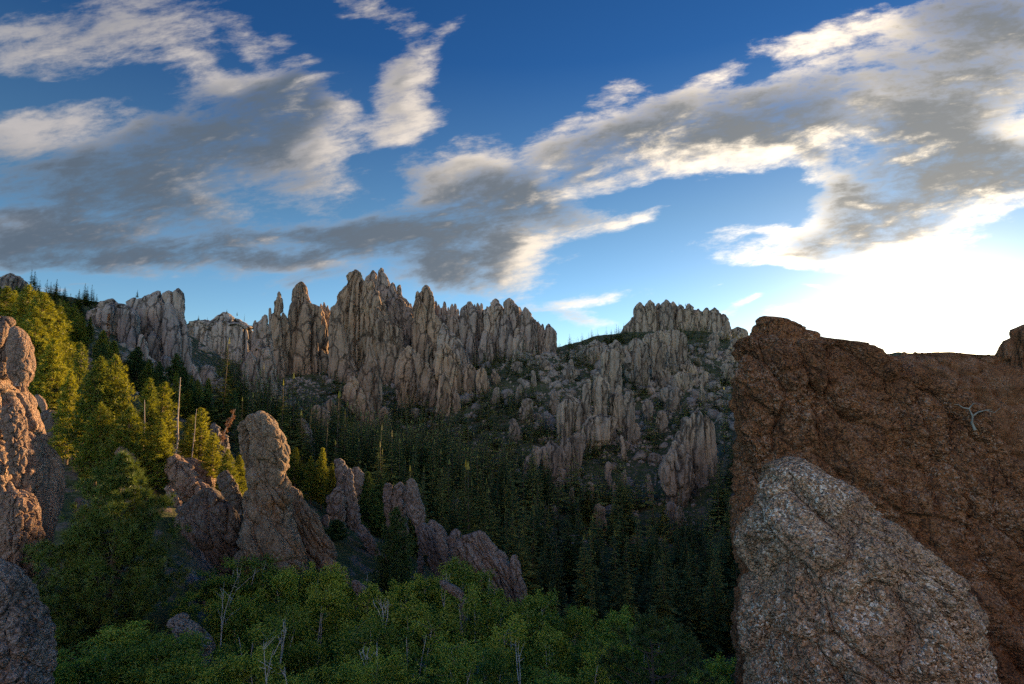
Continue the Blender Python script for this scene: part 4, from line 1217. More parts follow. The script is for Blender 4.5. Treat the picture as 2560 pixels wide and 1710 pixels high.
# ---- the great wall and the boulder on the right
formation('rock_wall', 'enormous shaded wall of rough pegmatite filling the right side', 'rock wall', None, 'wall', [
    ('wall_body', 8, 24, '128,150,380 140,100,440 165,88,560 185,85,640 222,84,718 330,86,905 410,90,1005 520,94,1105 650,96,1215 720,98,1295 900,100,1520 1200,108,1750 1650,108,1960 2300,100,2200',
     dict(s1=.15, s2=.05, ratio=.32, e=.75, elong=1.3, amp=.34, fine=.28, dip=.5, levels=470, around=900, micro=.19, cap=.1, dx=12)),
    ('summit_block', 8, 24.3, '52,200,222 58,196,262 68,192,300 90,190,345 125,186,410 170,170,470', dict(s1=.4, ratio=.9, elong=1.0, amp=.3, micro=.14, levels=120, around=200, nobase=True, cap=.1))])
rock('boulder', 'rough knobbly boulder with white lichen in the right foreground', 'boulder', None, 'knobby', 8, 8.8,
     '640,305,375 648,280,395 660,255,418 685,212,460 720,198,545 760,162,590 830,150,668 880,138,742 930,118,805 980,102,865 1070,106,992 1100,112,1010 1150,118,1018 1200,86,1044 1300,80,1085 1450,84,1132 1600,80,1165 1900,60,1260',
     s1=.26, s2=.09, ratio=.85, e=.9, elong=1.0, amp=.34, fine=.26, dip=.5, levels=520, around=760, micro=.055, cap=.25, squeeze=.87)
rock('rock_slope', 'long brown rock hump behind the shaded wall, where the sun sets', 'rock slope', None, 'wall', 8, 72,
     '202,800,890 207,770,985 213,750,1110 221,735,1250 233,715,1420 300,640,1700 420,560,1950 700,480,2100 1000,450,2100', s1=.09, s2=.035, ratio=.3, elong=1.2, amp=.5, fine=.2, levels=150, around=420, cap=.02)
for i, zx in enumerate((792, 838, 866, 931, 990, 1022, 1075, 1140, 1168)):
    h = (9, 6, 4, 7, 5, 9, 5, 8, 6)[i]
    zy = float(np.interp(zx, [780, 845, 900, 985, 1110, 1250], [206, 202, 202, 207, 213, 221])) + 6
    me, base = loft(8, tooth(zx, zy - h - 4, 12 + 2 * h, zy + 14, 26 + 3 * h), 71.5, M['wall'], name='crest_stone', s1=.5, elong=1.2, amp=.5, res=2)
    tag(link('crest_stone', me, base), 'small dark stone on the crest of the brown hump below the sun', 'rock', 'stones along the crest of the brown hump')
rock('rock_outcrop', 'dark rounded knob of rock at the far right edge of the skyline', 'rock outcrop', None, 'wall', 8, 68,
     '82,1275,1330 92,1262,1360 110,1252,1380 140,1248,1400 150,1232,1400 200,1214,1400 240,1205,1420', s1=.3)


# ------------------------------------------------------------------ trees
def blades(c, d, L, w, n, rng, spread=.8):
    """n needles fanning out of each point c along direction d"""
    N = len(c)
    dd = d[:, None, :] + spread * rng.normal(size=(N, n, 3))
    dd /= np.linalg.norm(dd, axis=2)[..., None]
    ll = (L * rng.uniform(.7, 1.15, size=(N, n)))[..., None]
    side = np.cross(dd, rng.normal(size=(N, n, 3)))
    side /= np.linalg.norm(side, axis=2)[..., None]
    base = c[:, None, :] + 0.0 * dd
    v = np.stack([base - side * w / 2, base + side * w / 2, base + dd * ll], axis=2).reshape(-1, 3)
    return v, np.arange(len(v)).reshape(-1, 3)


def pine_meshes(name, h, w, seed, nb=80, tuft=.32, nbl=12, bw=.035, bare=.18, tpm=7.0, leafm='pine', barkm='bark', peak=.35, droop=.12, top=.75, ragged=.35, lop=0.0, fmin=.22, wide=.22):
    rng = np.random.default_rng(seed)
    tr, cr = MB(), MB()
    r0 = h * .017 + .03
    zz = np.linspace(-.6, h, 9)
    bend = np.stack([.012 * h * np.sin(zz / h * 3 + seed), .012 * h * np.sin(zz / h * 2.3 + seed * 2), zz], axis=-1)
    tr.tube(bend, np.linspace(r0, r0 * .12, 9), 8)
    cs, ds = [], []
    for i in range(nb):
        t = bare + (1 - bare) * ((i + rng.random()) / nb) ** .9
        prof = min(1.0, ((t - bare) / max(peak - bare, .02)) * .45 + .55) if t < peak else ((1 - t) / (1 - peak)) ** top
        ln = max(.12, .5 * w * prof * rng.uniform(1 - ragged, 1.0 + ragged * .6))
        az = i * 2.399 + rng.normal() * .35
        if lop:
            ln *= 1 + lop * math.cos(az)
        z0 = t * h
        n = 6
        s = np.linspace(0, 1, n)
        out = s * ln
        up = -droop * ln * np.sin(s * math.pi) * (1.2 - t) + ln * s ** 2 * (.18 + .5 * t)
        pts = np.stack([np.cos(az) * out, np.sin(az) * out, z0 + up], axis=-1)
        pts[:, 0] += np.interp(z0, zz, bend[:, 0]); pts[:, 1] += np.interp(z0, zz, bend[:, 1])
        tr.tube(pts, np.linspace(max(r0 * .35 * prof, .012), .006, n), 4)
        k = max(3, int(ln * tpm * rng.uniform(.7, 1.2)))
        f = rng.random(k) ** .6 * (1.02 - fmin) + fmin
        c = np.stack([np.interp(f, s, pts[:, m]) for m in range(3)], axis=-1)
        wd = wide * ln * (1.1 - .4 * f) + .04
        c += rng.normal(size=(k, 3)) * np.array([1, 1, .45]) * wd[:, None]
        dirv = np.array([math.cos(az), math.sin(az), .55])
        cs.append(c)
        ds.append(np.repeat(dirv[None], k, 0) + .5 * rng.normal(size=(k, 3)))
    cs.append(np.array([[bend[-1, 0], bend[-1, 1], h - .05 * q] for q in range(5)])); ds.append(np.repeat([[0, 0, 1.0]], 5, 0))
    c, d = np.concatenate(cs), np.concatenate(ds)
    d /= np.linalg.norm(d, axis=1)[:, None]
    v, t = blades(c, d, tuft, bw, nbl, rng)
    cr.add(v, t=t)
    return tr.mesh('trunk', M[barkm], True), cr.mesh('crown', M[leafm])


def spruce_arrays(h, w, seed, layers=22, per=9, bits=3, bare=.06):
    """conifer of drooping sprays, for trees some way off: trunk and crown arrays"""
    rng = np.random.default_rng(seed)
    tr, cr = MB(), MB()
    tr.tube([(0, 0, -1.0), (0, 0, h * .5), (0, 0, h * .98)], [h * .010 + .01, h * .006 + .01, .01], 5)
    for i in range(layers):
        t = bare + (1 - bare) * ((i + .5) / layers)
        R = .5 * w * (1 - t) ** .8 * rng.uniform(.75, 1.2) + .015 * h * .4
        n = max(4, int(per * (1 - t * .5)))
        for k in range(n):
            az = k / n * 6.283 + i * 1.7 + rng.normal() * .3
            ln = R * rng.uniform(.55, 1.25)
            z = t * h + rng.normal() * .012 * h
            d = np.array([math.cos(az), math.sin(az), 0])
            s = np.array([-d[1], d[0], 0])
            for b in range(bits):
                f0, f1 = b / bits * .8, min(1, (b + 1.3) / bits)
                wd = ln * .52 * (1 - f0 * .6) * rng.uniform(.6, 1.3)
                up = rng.uniform(-.28, .12)
                p0 = d * ln * f0 + np.array([0, 0, z - ln * .18 * f0])
                p1 = d * ln * f1 + s * wd * rng.uniform(.2, 1) + np.array([0, 0, z + ln * up * f1])
                p2 = d * ln * f1 - s * wd * rng.uniform(.2, 1) + np.array([0, 0, z + ln * up * f1 * rng.uniform(.3, 1.5)])
                cr.add([p0, p1, p2], t=[[0, 1, 2]])
    cr.add([(-.012 * h, 0, h * .95), (.012 * h, 0, h * .95), (0, 0, h * 1.02)], t=[[0, 1, 2]])
    return tr.arrays(), cr.arrays()


def joined(name, tra, cra, leafm, barkm):
    (tv, tp), (cv, cp) = tra, cra
    polys = list(tp) + [p + len(tv) for p in cp]
    q = [p for p in polys if p.shape[1] == 4]
    t = [p for p in polys if p.shape[1] == 3]
    ordered = [np.concatenate(q)] + [np.concatenate(t)]
    idx = np.concatenate([np.zeros(len(ordered[0])), (ordered[1].min(axis=1) >= len(tv)).astype(int)])
    return mesh(name, np.concatenate([tv, cv]), ordered, [M[barkm], M[leafm]], False, idx)


def aspen_meshes(h, w, seed, leaves=8000, size=.085, stems=2, bare=.30, clusters=70):
    rng = np.random.default_rng(seed)
    tr, cr, tw = MB(), MB(), MB()
    cen = []
    for s in range(stems):
        az = rng.random() * 6.28
        lean = rng.uniform(.02, .14) * h * (1 if stems > 1 else .4)
        zz = np.linspace(-.5, h * rng.uniform(.86, .97), 9)
        f = np.clip(zz / h, 0, 1)
        base = rng.normal(size=2) * .18 * (stems > 1)
        x = base[0] + np.cos(az) * lean * f ** 1.5 + .07 * np.sin(f * 7 + s)
        y = base[1] + np.sin(az) * lean * f ** 1.5 + .07 * np.sin(f * 6 + s * 2)
        pts = np.stack([x, y, zz], axis=-1)
        tr.tube(pts, np.linspace(.055 + h * .006, .012, 9), 6)
        for k in range(int(16 / stems) + 5):
            t = rng.uniform(bare, .95)
            a = rng.random() * 6.28
            ln = .5 * w * (1 - .6 * abs(t - .55)) * rng.uniform(.5, 1.0)
            o = np.array([np.interp(t * h, zz, x), np.interp(t * h, zz, y), t * h])
            e = o + np.array([math.cos(a) * ln, math.sin(a) * ln, ln * rng.uniform(.4, 1.1)])
            mdl = .5 * (o + e) + np.array([0, 0, -.08 * ln]) + rng.normal(size=3) * .06 * ln
            tw.tube([o, mdl, e], [.022, .013, .005], 4)
            for u in (.55, .8, 1.0):
                cen.append(o + (e - o) * u)
        cen.append(pts[-1])
    cen = np.array(cen)
    extra = rng.normal(size=(clusters, 3))
    extra = extra / np.linalg.norm(extra, axis=1)[:, None] * rng.uniform(.45, 1.0, size=(clusters, 1))
    mid = .5 * (bare + 1.0) * h
    extra = extra * np.array([w / 2, w / 2, (1 - bare) * h / 2]) + np.array([0, 0, mid])
    cen = np.concatenate([cen, extra])
    cen = cen[cen[:, 2] > bare * h * .6]
    wt = rng.uniform(.3, 1.6, size=len(cen))
    ci = rng.choice(len(cen), size=leaves, p=wt / wt.sum())
    sg = rng.uniform(.10, .26, size=len(cen)) * (w / 3.2)
    c = cen[ci] + rng.normal(size=(leaves, 3)) * sg[ci][:, None]
    nrm = rng.normal(size=(leaves, 3)) + np.array([0, 0, .5])
    a = np.cross(nrm, rng.normal(size=(leaves, 3)))
    a /= np.linalg.norm(a, axis=1)[:, None]
    b = np.cross(nrm / np.linalg.norm(nrm, axis=1)[:, None], a)
    sz = (size * rng.uniform(.6, 1.25, size=leaves))[:, None]
    v = np.stack([c - a * sz * .55, c - b * sz * .42, c + a * sz * .6, c + b * sz * .42], axis=1).reshape(-1, 3)
    cr.add(v, np.arange(len(v)).reshape(-1, 4))
    return tr.mesh('trunk', M['white_bark'], True), cr.mesh('foliage', M['aspen']), tw.mesh('limbs', M['twig'], True)


def plant(name, parts, loc, rz, sc, label, cat, group=None, part_names=('trunk', 'crown')):
    r = link(name, None, loc)
    r.rotation_euler = (0, 0, rz)
    r.scale = sc if isinstance(sc, (tuple, list)) else (sc, sc, sc)
    r.empty_display_size = .3
    for pn, me in zip(part_names, parts):
        link(pn, me, (0, 0, 0), r)
    return tag(r, label, cat, group)


def px_of(z, sheet):
    return to_px(sheet, *z)


# ---- pine trees one by one: near ones have needles in tufts
BIG = {}
PV = [
    ((11.5, 6.0), dict(nb=120, tuft=.40, nbl=11, bw=.055, bare=.08, tpm=16, peak=.30)),
    ((12.5, 5.0), dict(nb=120, tuft=.44, nbl=10, bw=.07, bare=.10, tpm=15, peak=.35)),
    ((12.5, 3.8), dict(nb=115, tuft=.42, nbl=10, bw=.07, bare=.08, tpm=18, peak=.28, top=.9)),
    ((12.0, 2.8), dict(nb=90, tuft=.40, nbl=9, bw=.07, bare=.15, tpm=18, peak=.45, ragged=.5)),
]
PM = {}


def pine_kind(k, mat):
    if (k, mat) not in PM:
        (h, w), kw = PV[k]
        PM[(k, mat)] = ((h, w), pine_meshes('pine', h, w, 20 + k * 7, leafm=mat, barkm='bark' if mat == 'pine' else 'dark_bark', **kw))
    return PM[(k, mat)]


def pine_at(px, pytop, D, wpx, label, group=None, k=1, mat='pine', pybase=None, cat='pine tree', name='pine_tree'):
    """a pine whose tip stands at a photograph point, at distance D, rooted in the ground"""
    p = P(px, pytop, D)
    zb = gz(p[0], p[1]) if pybase is None else P(px, pybase, D)[2]
    h = p[2] - zb
    (h0, w0), parts = pine_kind(k, mat)
    h = max(h, .5)
    sw = wpx / F * D / w0
    return plant(name, parts, (p[0], p[1], zb), random.random() * 6.28, (sw, sw, h / h0), label, cat, group)


# the big dark pine of the foreground
def big_pine():
    p = P(300, 1140, 33)
    zb = gz(p[0], p[1])
    h = p[2] - zb
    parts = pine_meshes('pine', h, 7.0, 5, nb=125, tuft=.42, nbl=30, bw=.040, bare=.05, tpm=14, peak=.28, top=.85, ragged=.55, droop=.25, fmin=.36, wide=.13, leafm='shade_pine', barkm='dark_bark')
    plant('pine_tree', parts, (p[0], p[1], zb), .4, 1.0, 'big bushy pine in the left foreground, top catching the sun and foot in shadow', 'pine tree')


big_pine()
LP = 'sunlit pines on the left slope'
for (px, py, D, w, k, lab) in (
        (251, 897, 62, 118, 1, 'tallest full sunlit pine in the middle of the left slope'),
        (293, 893, 64, 100, 1, 'sunlit pine with its tip just right of the tallest full one'),
        (370, 950, 60, 92, 2, 'sunlit pine right of the pair, beside the bare dead trunk'),
        (412, 958, 66, 70, 3, 'thin sunlit pine directly behind the bare dead trunk'),
        (205, 862, 66, 60, 3, 'slender pine left of the tallest full sunlit pine'),
        (180, 930, 64, 70, 2, 'narrow sunlit pine above the shaded boulders'),
        (114, 736, 84, 120, 1, 'big sunlit pine behind the pillar with the balanced blocks'),
        (68, 716, 86, 110, 1, 'high sunlit pine rising left of the big one behind the pillar'),
        (22, 720, 88, 110, 1, 'sunlit pine at the left picture edge above the pillar'),
        (150, 770, 88, 90, 2, 'bright pine on the right flank of the big one behind the pillar'),
        (95, 800, 78, 110, 1, 'broad lower pine close behind the balanced blocks'),
        (140, 850, 74, 90, 2, 'pine standing over the upright dark boulder'),
        (506, 1022, 64, 62, 3, 'slim sunlit pine left of the tall needle'),
        (478, 1040, 66, 60, 3, 'spindly pine between the dead trunk and the slim sunlit pine'),
        (536, 1085, 62, 50, 3, 'small crooked pine on the ledge left of the tall needle'),
        (572, 1125, 60, 60, 2, 'short bright green pine right against the tall needle'),
        (596, 1140, 62, 56, 2, 'short pine half hidden by the tall needle on its left'),
        (330, 1020, 56, 110, 1, 'wide low sunlit pine above the big foreground pine'),
        (400, 1050, 57, 80, 2, 'sunlit pine above the upper tan block'),
        (250, 1010, 58, 90, 1, 'full pine filling the gap above the top of the big foreground pine'),
        (808, 1122, 84, 44, 2, 'pointed golden pine, right one of the pair behind the tall needle'),
        (780, 1142, 83, 40, 2, 'golden pine, left one of the pair behind the tall needle'),
        (830, 1160, 82, 40, 2, 'low golden pine at the foot of the pointed pair'),
        (741, 1120, 86, 34, 3, 'thin brownish pine just right of the head of the tall needle')):
    pine_at(px, py, D, w, lab, LP, k)
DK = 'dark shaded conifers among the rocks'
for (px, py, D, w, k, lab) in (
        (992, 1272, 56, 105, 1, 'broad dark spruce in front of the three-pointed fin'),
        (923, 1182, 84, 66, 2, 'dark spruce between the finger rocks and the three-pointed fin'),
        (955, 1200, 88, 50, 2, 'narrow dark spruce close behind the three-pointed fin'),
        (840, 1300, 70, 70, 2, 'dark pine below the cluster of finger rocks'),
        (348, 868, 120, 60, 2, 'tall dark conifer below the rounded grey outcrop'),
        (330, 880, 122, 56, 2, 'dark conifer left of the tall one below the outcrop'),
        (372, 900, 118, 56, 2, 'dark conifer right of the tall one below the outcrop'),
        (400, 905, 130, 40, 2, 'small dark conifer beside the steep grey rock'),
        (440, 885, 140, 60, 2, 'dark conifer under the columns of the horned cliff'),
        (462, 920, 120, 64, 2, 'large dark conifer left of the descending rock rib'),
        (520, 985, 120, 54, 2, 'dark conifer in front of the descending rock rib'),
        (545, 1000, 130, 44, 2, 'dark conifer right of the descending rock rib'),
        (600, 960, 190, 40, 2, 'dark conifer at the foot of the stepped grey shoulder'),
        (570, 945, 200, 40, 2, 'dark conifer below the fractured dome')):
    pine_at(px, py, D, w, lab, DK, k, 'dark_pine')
pine_y = pine_meshes('pine', 6.0, 3.4, 77, nb=40, tuft=.30, nbl=34, bw=.020, bare=.42, tpm=9, peak=.55, top=.55, ragged=.4, droop=.0, fmin=.5, wide=.10, leafm='shade_pine', barkm='dark_bark')
p = P(1625, 1545, 19)
plant('pine_tree', pine_y, (p[0], p[1], p[2] - 6.1), 1.0, 1.0, 'young pine with open whorls of tufts at the bottom edge beside the aspens', 'pine tree')

# filler pines of the slope, smaller and partly hidden
def slope_fill():
    rng = np.random.default_rng(8)
    n = 0
    for i in range(9000):
        D = math.sqrt(rng.uniform(68 ** 2, 235 ** 2))
        px = rng.uniform(-60, 590)
        x = (px - W / 2) / F * D
        z = gz(x, D)
        bx, by = [float(q) for q in project(np.array(x), np.array(D), np.array(z))]
        if not (-80 < bx < 600 and 740 < by < 1190):
            continue
        if bx > 430 and by < 960:
            continue
        if 200 < bx < 420 and by < 860 and rng.random() < .6:
            continue
        if n < 22 and not (D > 118 and by < 850 and bx < 270):
            continue
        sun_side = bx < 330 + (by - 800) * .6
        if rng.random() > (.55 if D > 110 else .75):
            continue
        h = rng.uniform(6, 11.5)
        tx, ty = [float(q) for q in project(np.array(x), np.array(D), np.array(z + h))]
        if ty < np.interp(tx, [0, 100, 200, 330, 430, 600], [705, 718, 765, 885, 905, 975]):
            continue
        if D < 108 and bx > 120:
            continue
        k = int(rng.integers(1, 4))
        mat = 'pine' if (rng.random() < (.7 if sun_side else .25)) else 'dark_pine'  # sunny side mostly gets the yellowed needles, light put into the colour
        (h0, w0), parts = pine_kind(k, mat)
        s = h / h0
        lab = 'lower pine among the crowd of pines on the sunlit left slope' if mat == 'pine' else 'dark conifer among the crowd of conifers on the shaded part of the left slope'
        plant('pine_tree', parts, (x, D, z - .2), rng.random() * 6.28, (s * rng.uniform(.75, 1.2), s * rng.uniform(.75, 1.2), s), lab, 'pine tree',
              'crowd of pines on the left slope' if mat == 'pine' else 'crowd of dark conifers on the left slope')
        n += 1
        if n >= 84:
            break
    print('fill', n)


slope_fill()

# ---- dead trees
def dead_tree(px, py, D, pyb, label, lean=0.0, twigs=10, seed=1, top_px=None, dry=False, thick=.10, hscale=1.0):
    rng = np.random.default_rng(seed)
    b = P(px, pyb, D)
    zb = gz(b[0], b[1])
    t = P(top_px if top_px is not None else px, py, D)
    h = t[2] - zb
    tr = MB()
    s = np.linspace(0, 1, 8)
    ln = np.stack([(t[0] - b[0]) * s ** 1.2, 0 * s, -.4 + (h + .4) * s], axis=-1) + rng.normal(size=(8, 3)) * .03
    tr.tube(ln, np.linspace(thick, thick * .2, 8), 6)
    cs = []
    for k in range(twigs):
        f = rng.uniform(.35, .97)
        o = np.array([np.interp(f, s, ln[:, m]) for m in range(3)])
        a = rng.random() * 6.28
        L = rng.uniform(.25, .9) * (1.15 - f)
        e = o + np.array([math.cos(a) * L, math.sin(a) * L, rng.uniform(-.2, .35) * L])
        tr.tube([o, .5 * (o + e) + [0, 0, .04], e], [thick * .28, thick * .2, thick * .1], 4)
        for u in (.5, .7, .9, 1.0):
            cs.append(o + (e - o) * u)
    r = link('dead_tree', None, (b[0], b[1], zb))
    link('trunk', tr.mesh('trunk', M['dead_wood'], True), (0, 0, 0), r)
    if dry:
        cr = MB()
        c = np.repeat(np.array(cs), 3, 0)
        c = c + rng.normal(size=c.shape) * .10
        v, tt = blades(c, np.repeat([[0, 0, -.4]], len(c), 0) + .4 * rng.normal(size=c.shape), .26, .05, 8, rng)
        cr.add(v, t=tt)
        link('dry_needles', cr.mesh('dry_needles', M['dry']), (0, 0, 0), r)
    tag(r, label, 'dead tree', 'dead trees on the left slope')


dead_tree(441, 943, 61, 1140, 'tall bare dead trunk standing among the sunlit pines', top_px=450, twigs=16, seed=3, thick=.14)
dead_tree(478, 1022, 62, 1130, 'shorter bare trunk right of the tall dead one', top_px=492, twigs=6, seed=4, thick=.09)
dead_tree(522, 1022, 64, 1110, 'leaning dead tree with rusty needles left of the tall needle', top_px=588, twigs=15, seed=5, dry=True, thick=.10)
dead_tree(360, 1000, 58, 1130, 'broken bare trunk between the sunlit pines', top_px=362, twigs=4, seed=6, thick=.12)
dead_tree(270, 780, 130, 850, 'brown dying conifer under the rounded grey outcrop', top_px=274, twigs=60, seed=7, dry=True, thick=.18)
dead_tree(192, 775, 135, 840, 'thin dead stem on the slope left of the brown dying conifer', top_px=195, twigs=14, seed=8, thick=.16)

# ---- aspen grove
AV = [aspen_meshes(7.0, w, s, lv, .125, st, br, cl) for (w, s, lv, st, br, cl) in
      ((3.4, 1, 9000, 2, .25, 60), (3.0, 2, 7500, 3, .35, 45), (3.8, 3, 10000, 1, .22, 75), (2.6, 4, 6000, 2, .30, 40), (3.2, 5, 4200, 3, .40, 26))]
AG = 'aspens of the crowded green grove'


def aspen_at(px, py, D, label, k=None, w=1.0, name='aspen_tree', hmin=2.5, hmax=9.0):
    p = P(px, py, D)
    zb = gz(p[0], p[1])
    h = float(np.clip(p[2] - zb, hmin, hmax))
    zb = p[2] - h if p[2] - zb > hmax else zb
    k = random.randrange(5) if k is None else k
    sz = h / 7.2
    sw = w * (.45 * sz + .55) * random.uniform(.85, 1.2)
    return plant(name, AV[k], (p[0], p[1], zb), random.random() * 6.28, (sw, sw, sz), label, 'aspen', AG, ('trunk', 'foliage', 'limbs'))


GROVE = {'back': 'leafy green aspen at the back of the grove, under the foot of the rock fins',
         'mid': 'leafy green aspen in the thick middle of the grove',
         'front': 'leafy green aspen in the front rows of the grove near the bottom edge'}
for x, y in ((520, 1465), (548, 1440), (590, 1402), (622, 1398), (660, 1412), (700, 1428), (735, 1412), (775, 1425), (812, 1420), (850, 1432), (880, 1450)):
    aspen_at(x, y, random.uniform(45, 48), GROVE['back'])
for x, y in ((925, 1490), (1010, 1455), (1045, 1440), (1085, 1445), (1130, 1415), (1165, 1405), (1195, 1425), (1230, 1470), (1290, 1500), (1335, 1505), (1375, 1520)):
    aspen_at(x, y, random.uniform(47, 52), GROVE['back'])
for i, x in enumerate(range(480, 1600, 62)):
    y = 1500 + 34 * math.sin(i * 2.1) + max(0, x - 1330) * .28 + (30 if x < 520 else 0)
    aspen_at(x + random.uniform(-18, 18), y, random.uniform(38, 42), GROVE['mid'])
for i, x in enumerate(range(455, 1690, 82)):
    y = 1580 + 40 * math.sin(i * 1.7) + max(0, x - 1400) * .15
    aspen_at(x + random.uniform(-22, 22), y, random.uniform(30, 34), GROVE['front'])
for i, x in enumerate(range(430, 1700, 104)):
    y = 1660 + 34 * math.sin(i * 2.3)
    if abs(x - 1625) > 60:
        aspen_at(x + random.uniform(-22, 22), y, random.uniform(24, 27), GROVE['front'], hmax=7)
for x, y, D, lab in ((50, 1625, 25, 'bright aspen bush below the grey boulder in the bottom left corner'),
                     (100, 1668, 23, 'low aspen bush right of the bottom left corner'),
                     (215, 1640, 24, 'small aspen in the shadow under the big pine'),
                     (280, 1575, 27, 'round bright aspen in front of the big pine'),
                     (325, 1582, 27, 'bright aspen touching the right side of the round one by the big pine'),
                     (250, 1612, 25, 'aspen bush lower left of the round bright one'),
                     (345, 1640, 25, 'aspen bush low under the big pine, close to the bottom edge'),
                     (398, 1572, 27, 'aspen covering the foot of the mottled slab'),
                     (455, 1590, 28, 'aspen right of the mottled slab, at the edge of the grove'),
                     (430, 1640, 25, 'aspen left of the grove at the foot of the mottled slab'),
                     (490, 1650, 25, 'aspen at the left end of the front row of the grove'),
                     (1795, 1640, 26, 'small bright aspen squeezed against the foreground boulder'),
                     (1770, 1690, 24, 'low aspen bush at the bottom edge beside the foreground boulder')):
    aspen_at(x, y, D, lab, hmax=4.5)


def bare_stems(px, py, D, pyb, label, seed, n=4, spread=.25):
    rng = np.random.default_rng(seed)
    b = P(px, pyb, D)
    t = P(px, py, D)
    h = t[2] - b[2]
    tr = MB()
    for i in range(n):
        e = np.array([rng.normal() * spread * h, rng.normal() * .15 * h, h * rng.uniform(.7, 1.0)])
        s = np.linspace(0, 1, 6)[:, None]
        pts = s * e + np.sin(s * 3) * rng.normal(size=3) * .05 * h
        pts[:, 2] -= .5 * (1 - s[:, 0])
        tr.tube(pts, np.linspace(.024, .006, 6), 5)
        for k in range(4):
            f = rng.uniform(.4, .9)
            o = e * f
            q = o + rng.normal(size=3) * .12 * h + [0, 0, .15 * h]
            tr.tube([o, .5 * (o + q), q], [.013, .008, .004], 4)
    o = link('bare_aspen', tr.mesh('stems', M['white_bark'], True), b)
    tag(o, label, 'bare aspen', 'bare white aspens in the grove')


bare_stems(552, 1440, 36, 1640, 'bare white forked aspen at the left end of the grove', 1, 3, .10)
bare_stems(960, 1490, 36, 1560, 'spray of bare white branches poking above the middle of the grove', 2, 5, .35)
bare_stems(700, 1550, 29, 1640, 'bundle of white upright stems in the left half of the grove', 3, 3, .16)
bare_stems(672, 1600, 22, 1740, 'leaning bare white stem at the bottom edge of the grove', 4, 2, .2)
bare_stems(725, 1655, 21, 1740, 'short crooked white stem at the bottom edge right of the leaning one', 5, 1, .2)
bare_stems(1110, 1425, 46, 1500, 'two thin dead sticks in front of the tail of the three-pointed fin', 6, 2, .05)
bare_stems(918, 1425, 47, 1500, 'single thin white stem left of the broad dark spruce', 7, 1, .05)
bare_stems(940, 1600, 26, 1680, 'grey slanting bare branches in the middle front of the grove', 8, 3, .3)
bare_stems(1300, 1610, 25, 1700, 'thin white stem at the bottom right of the grove', 9, 2, .08)

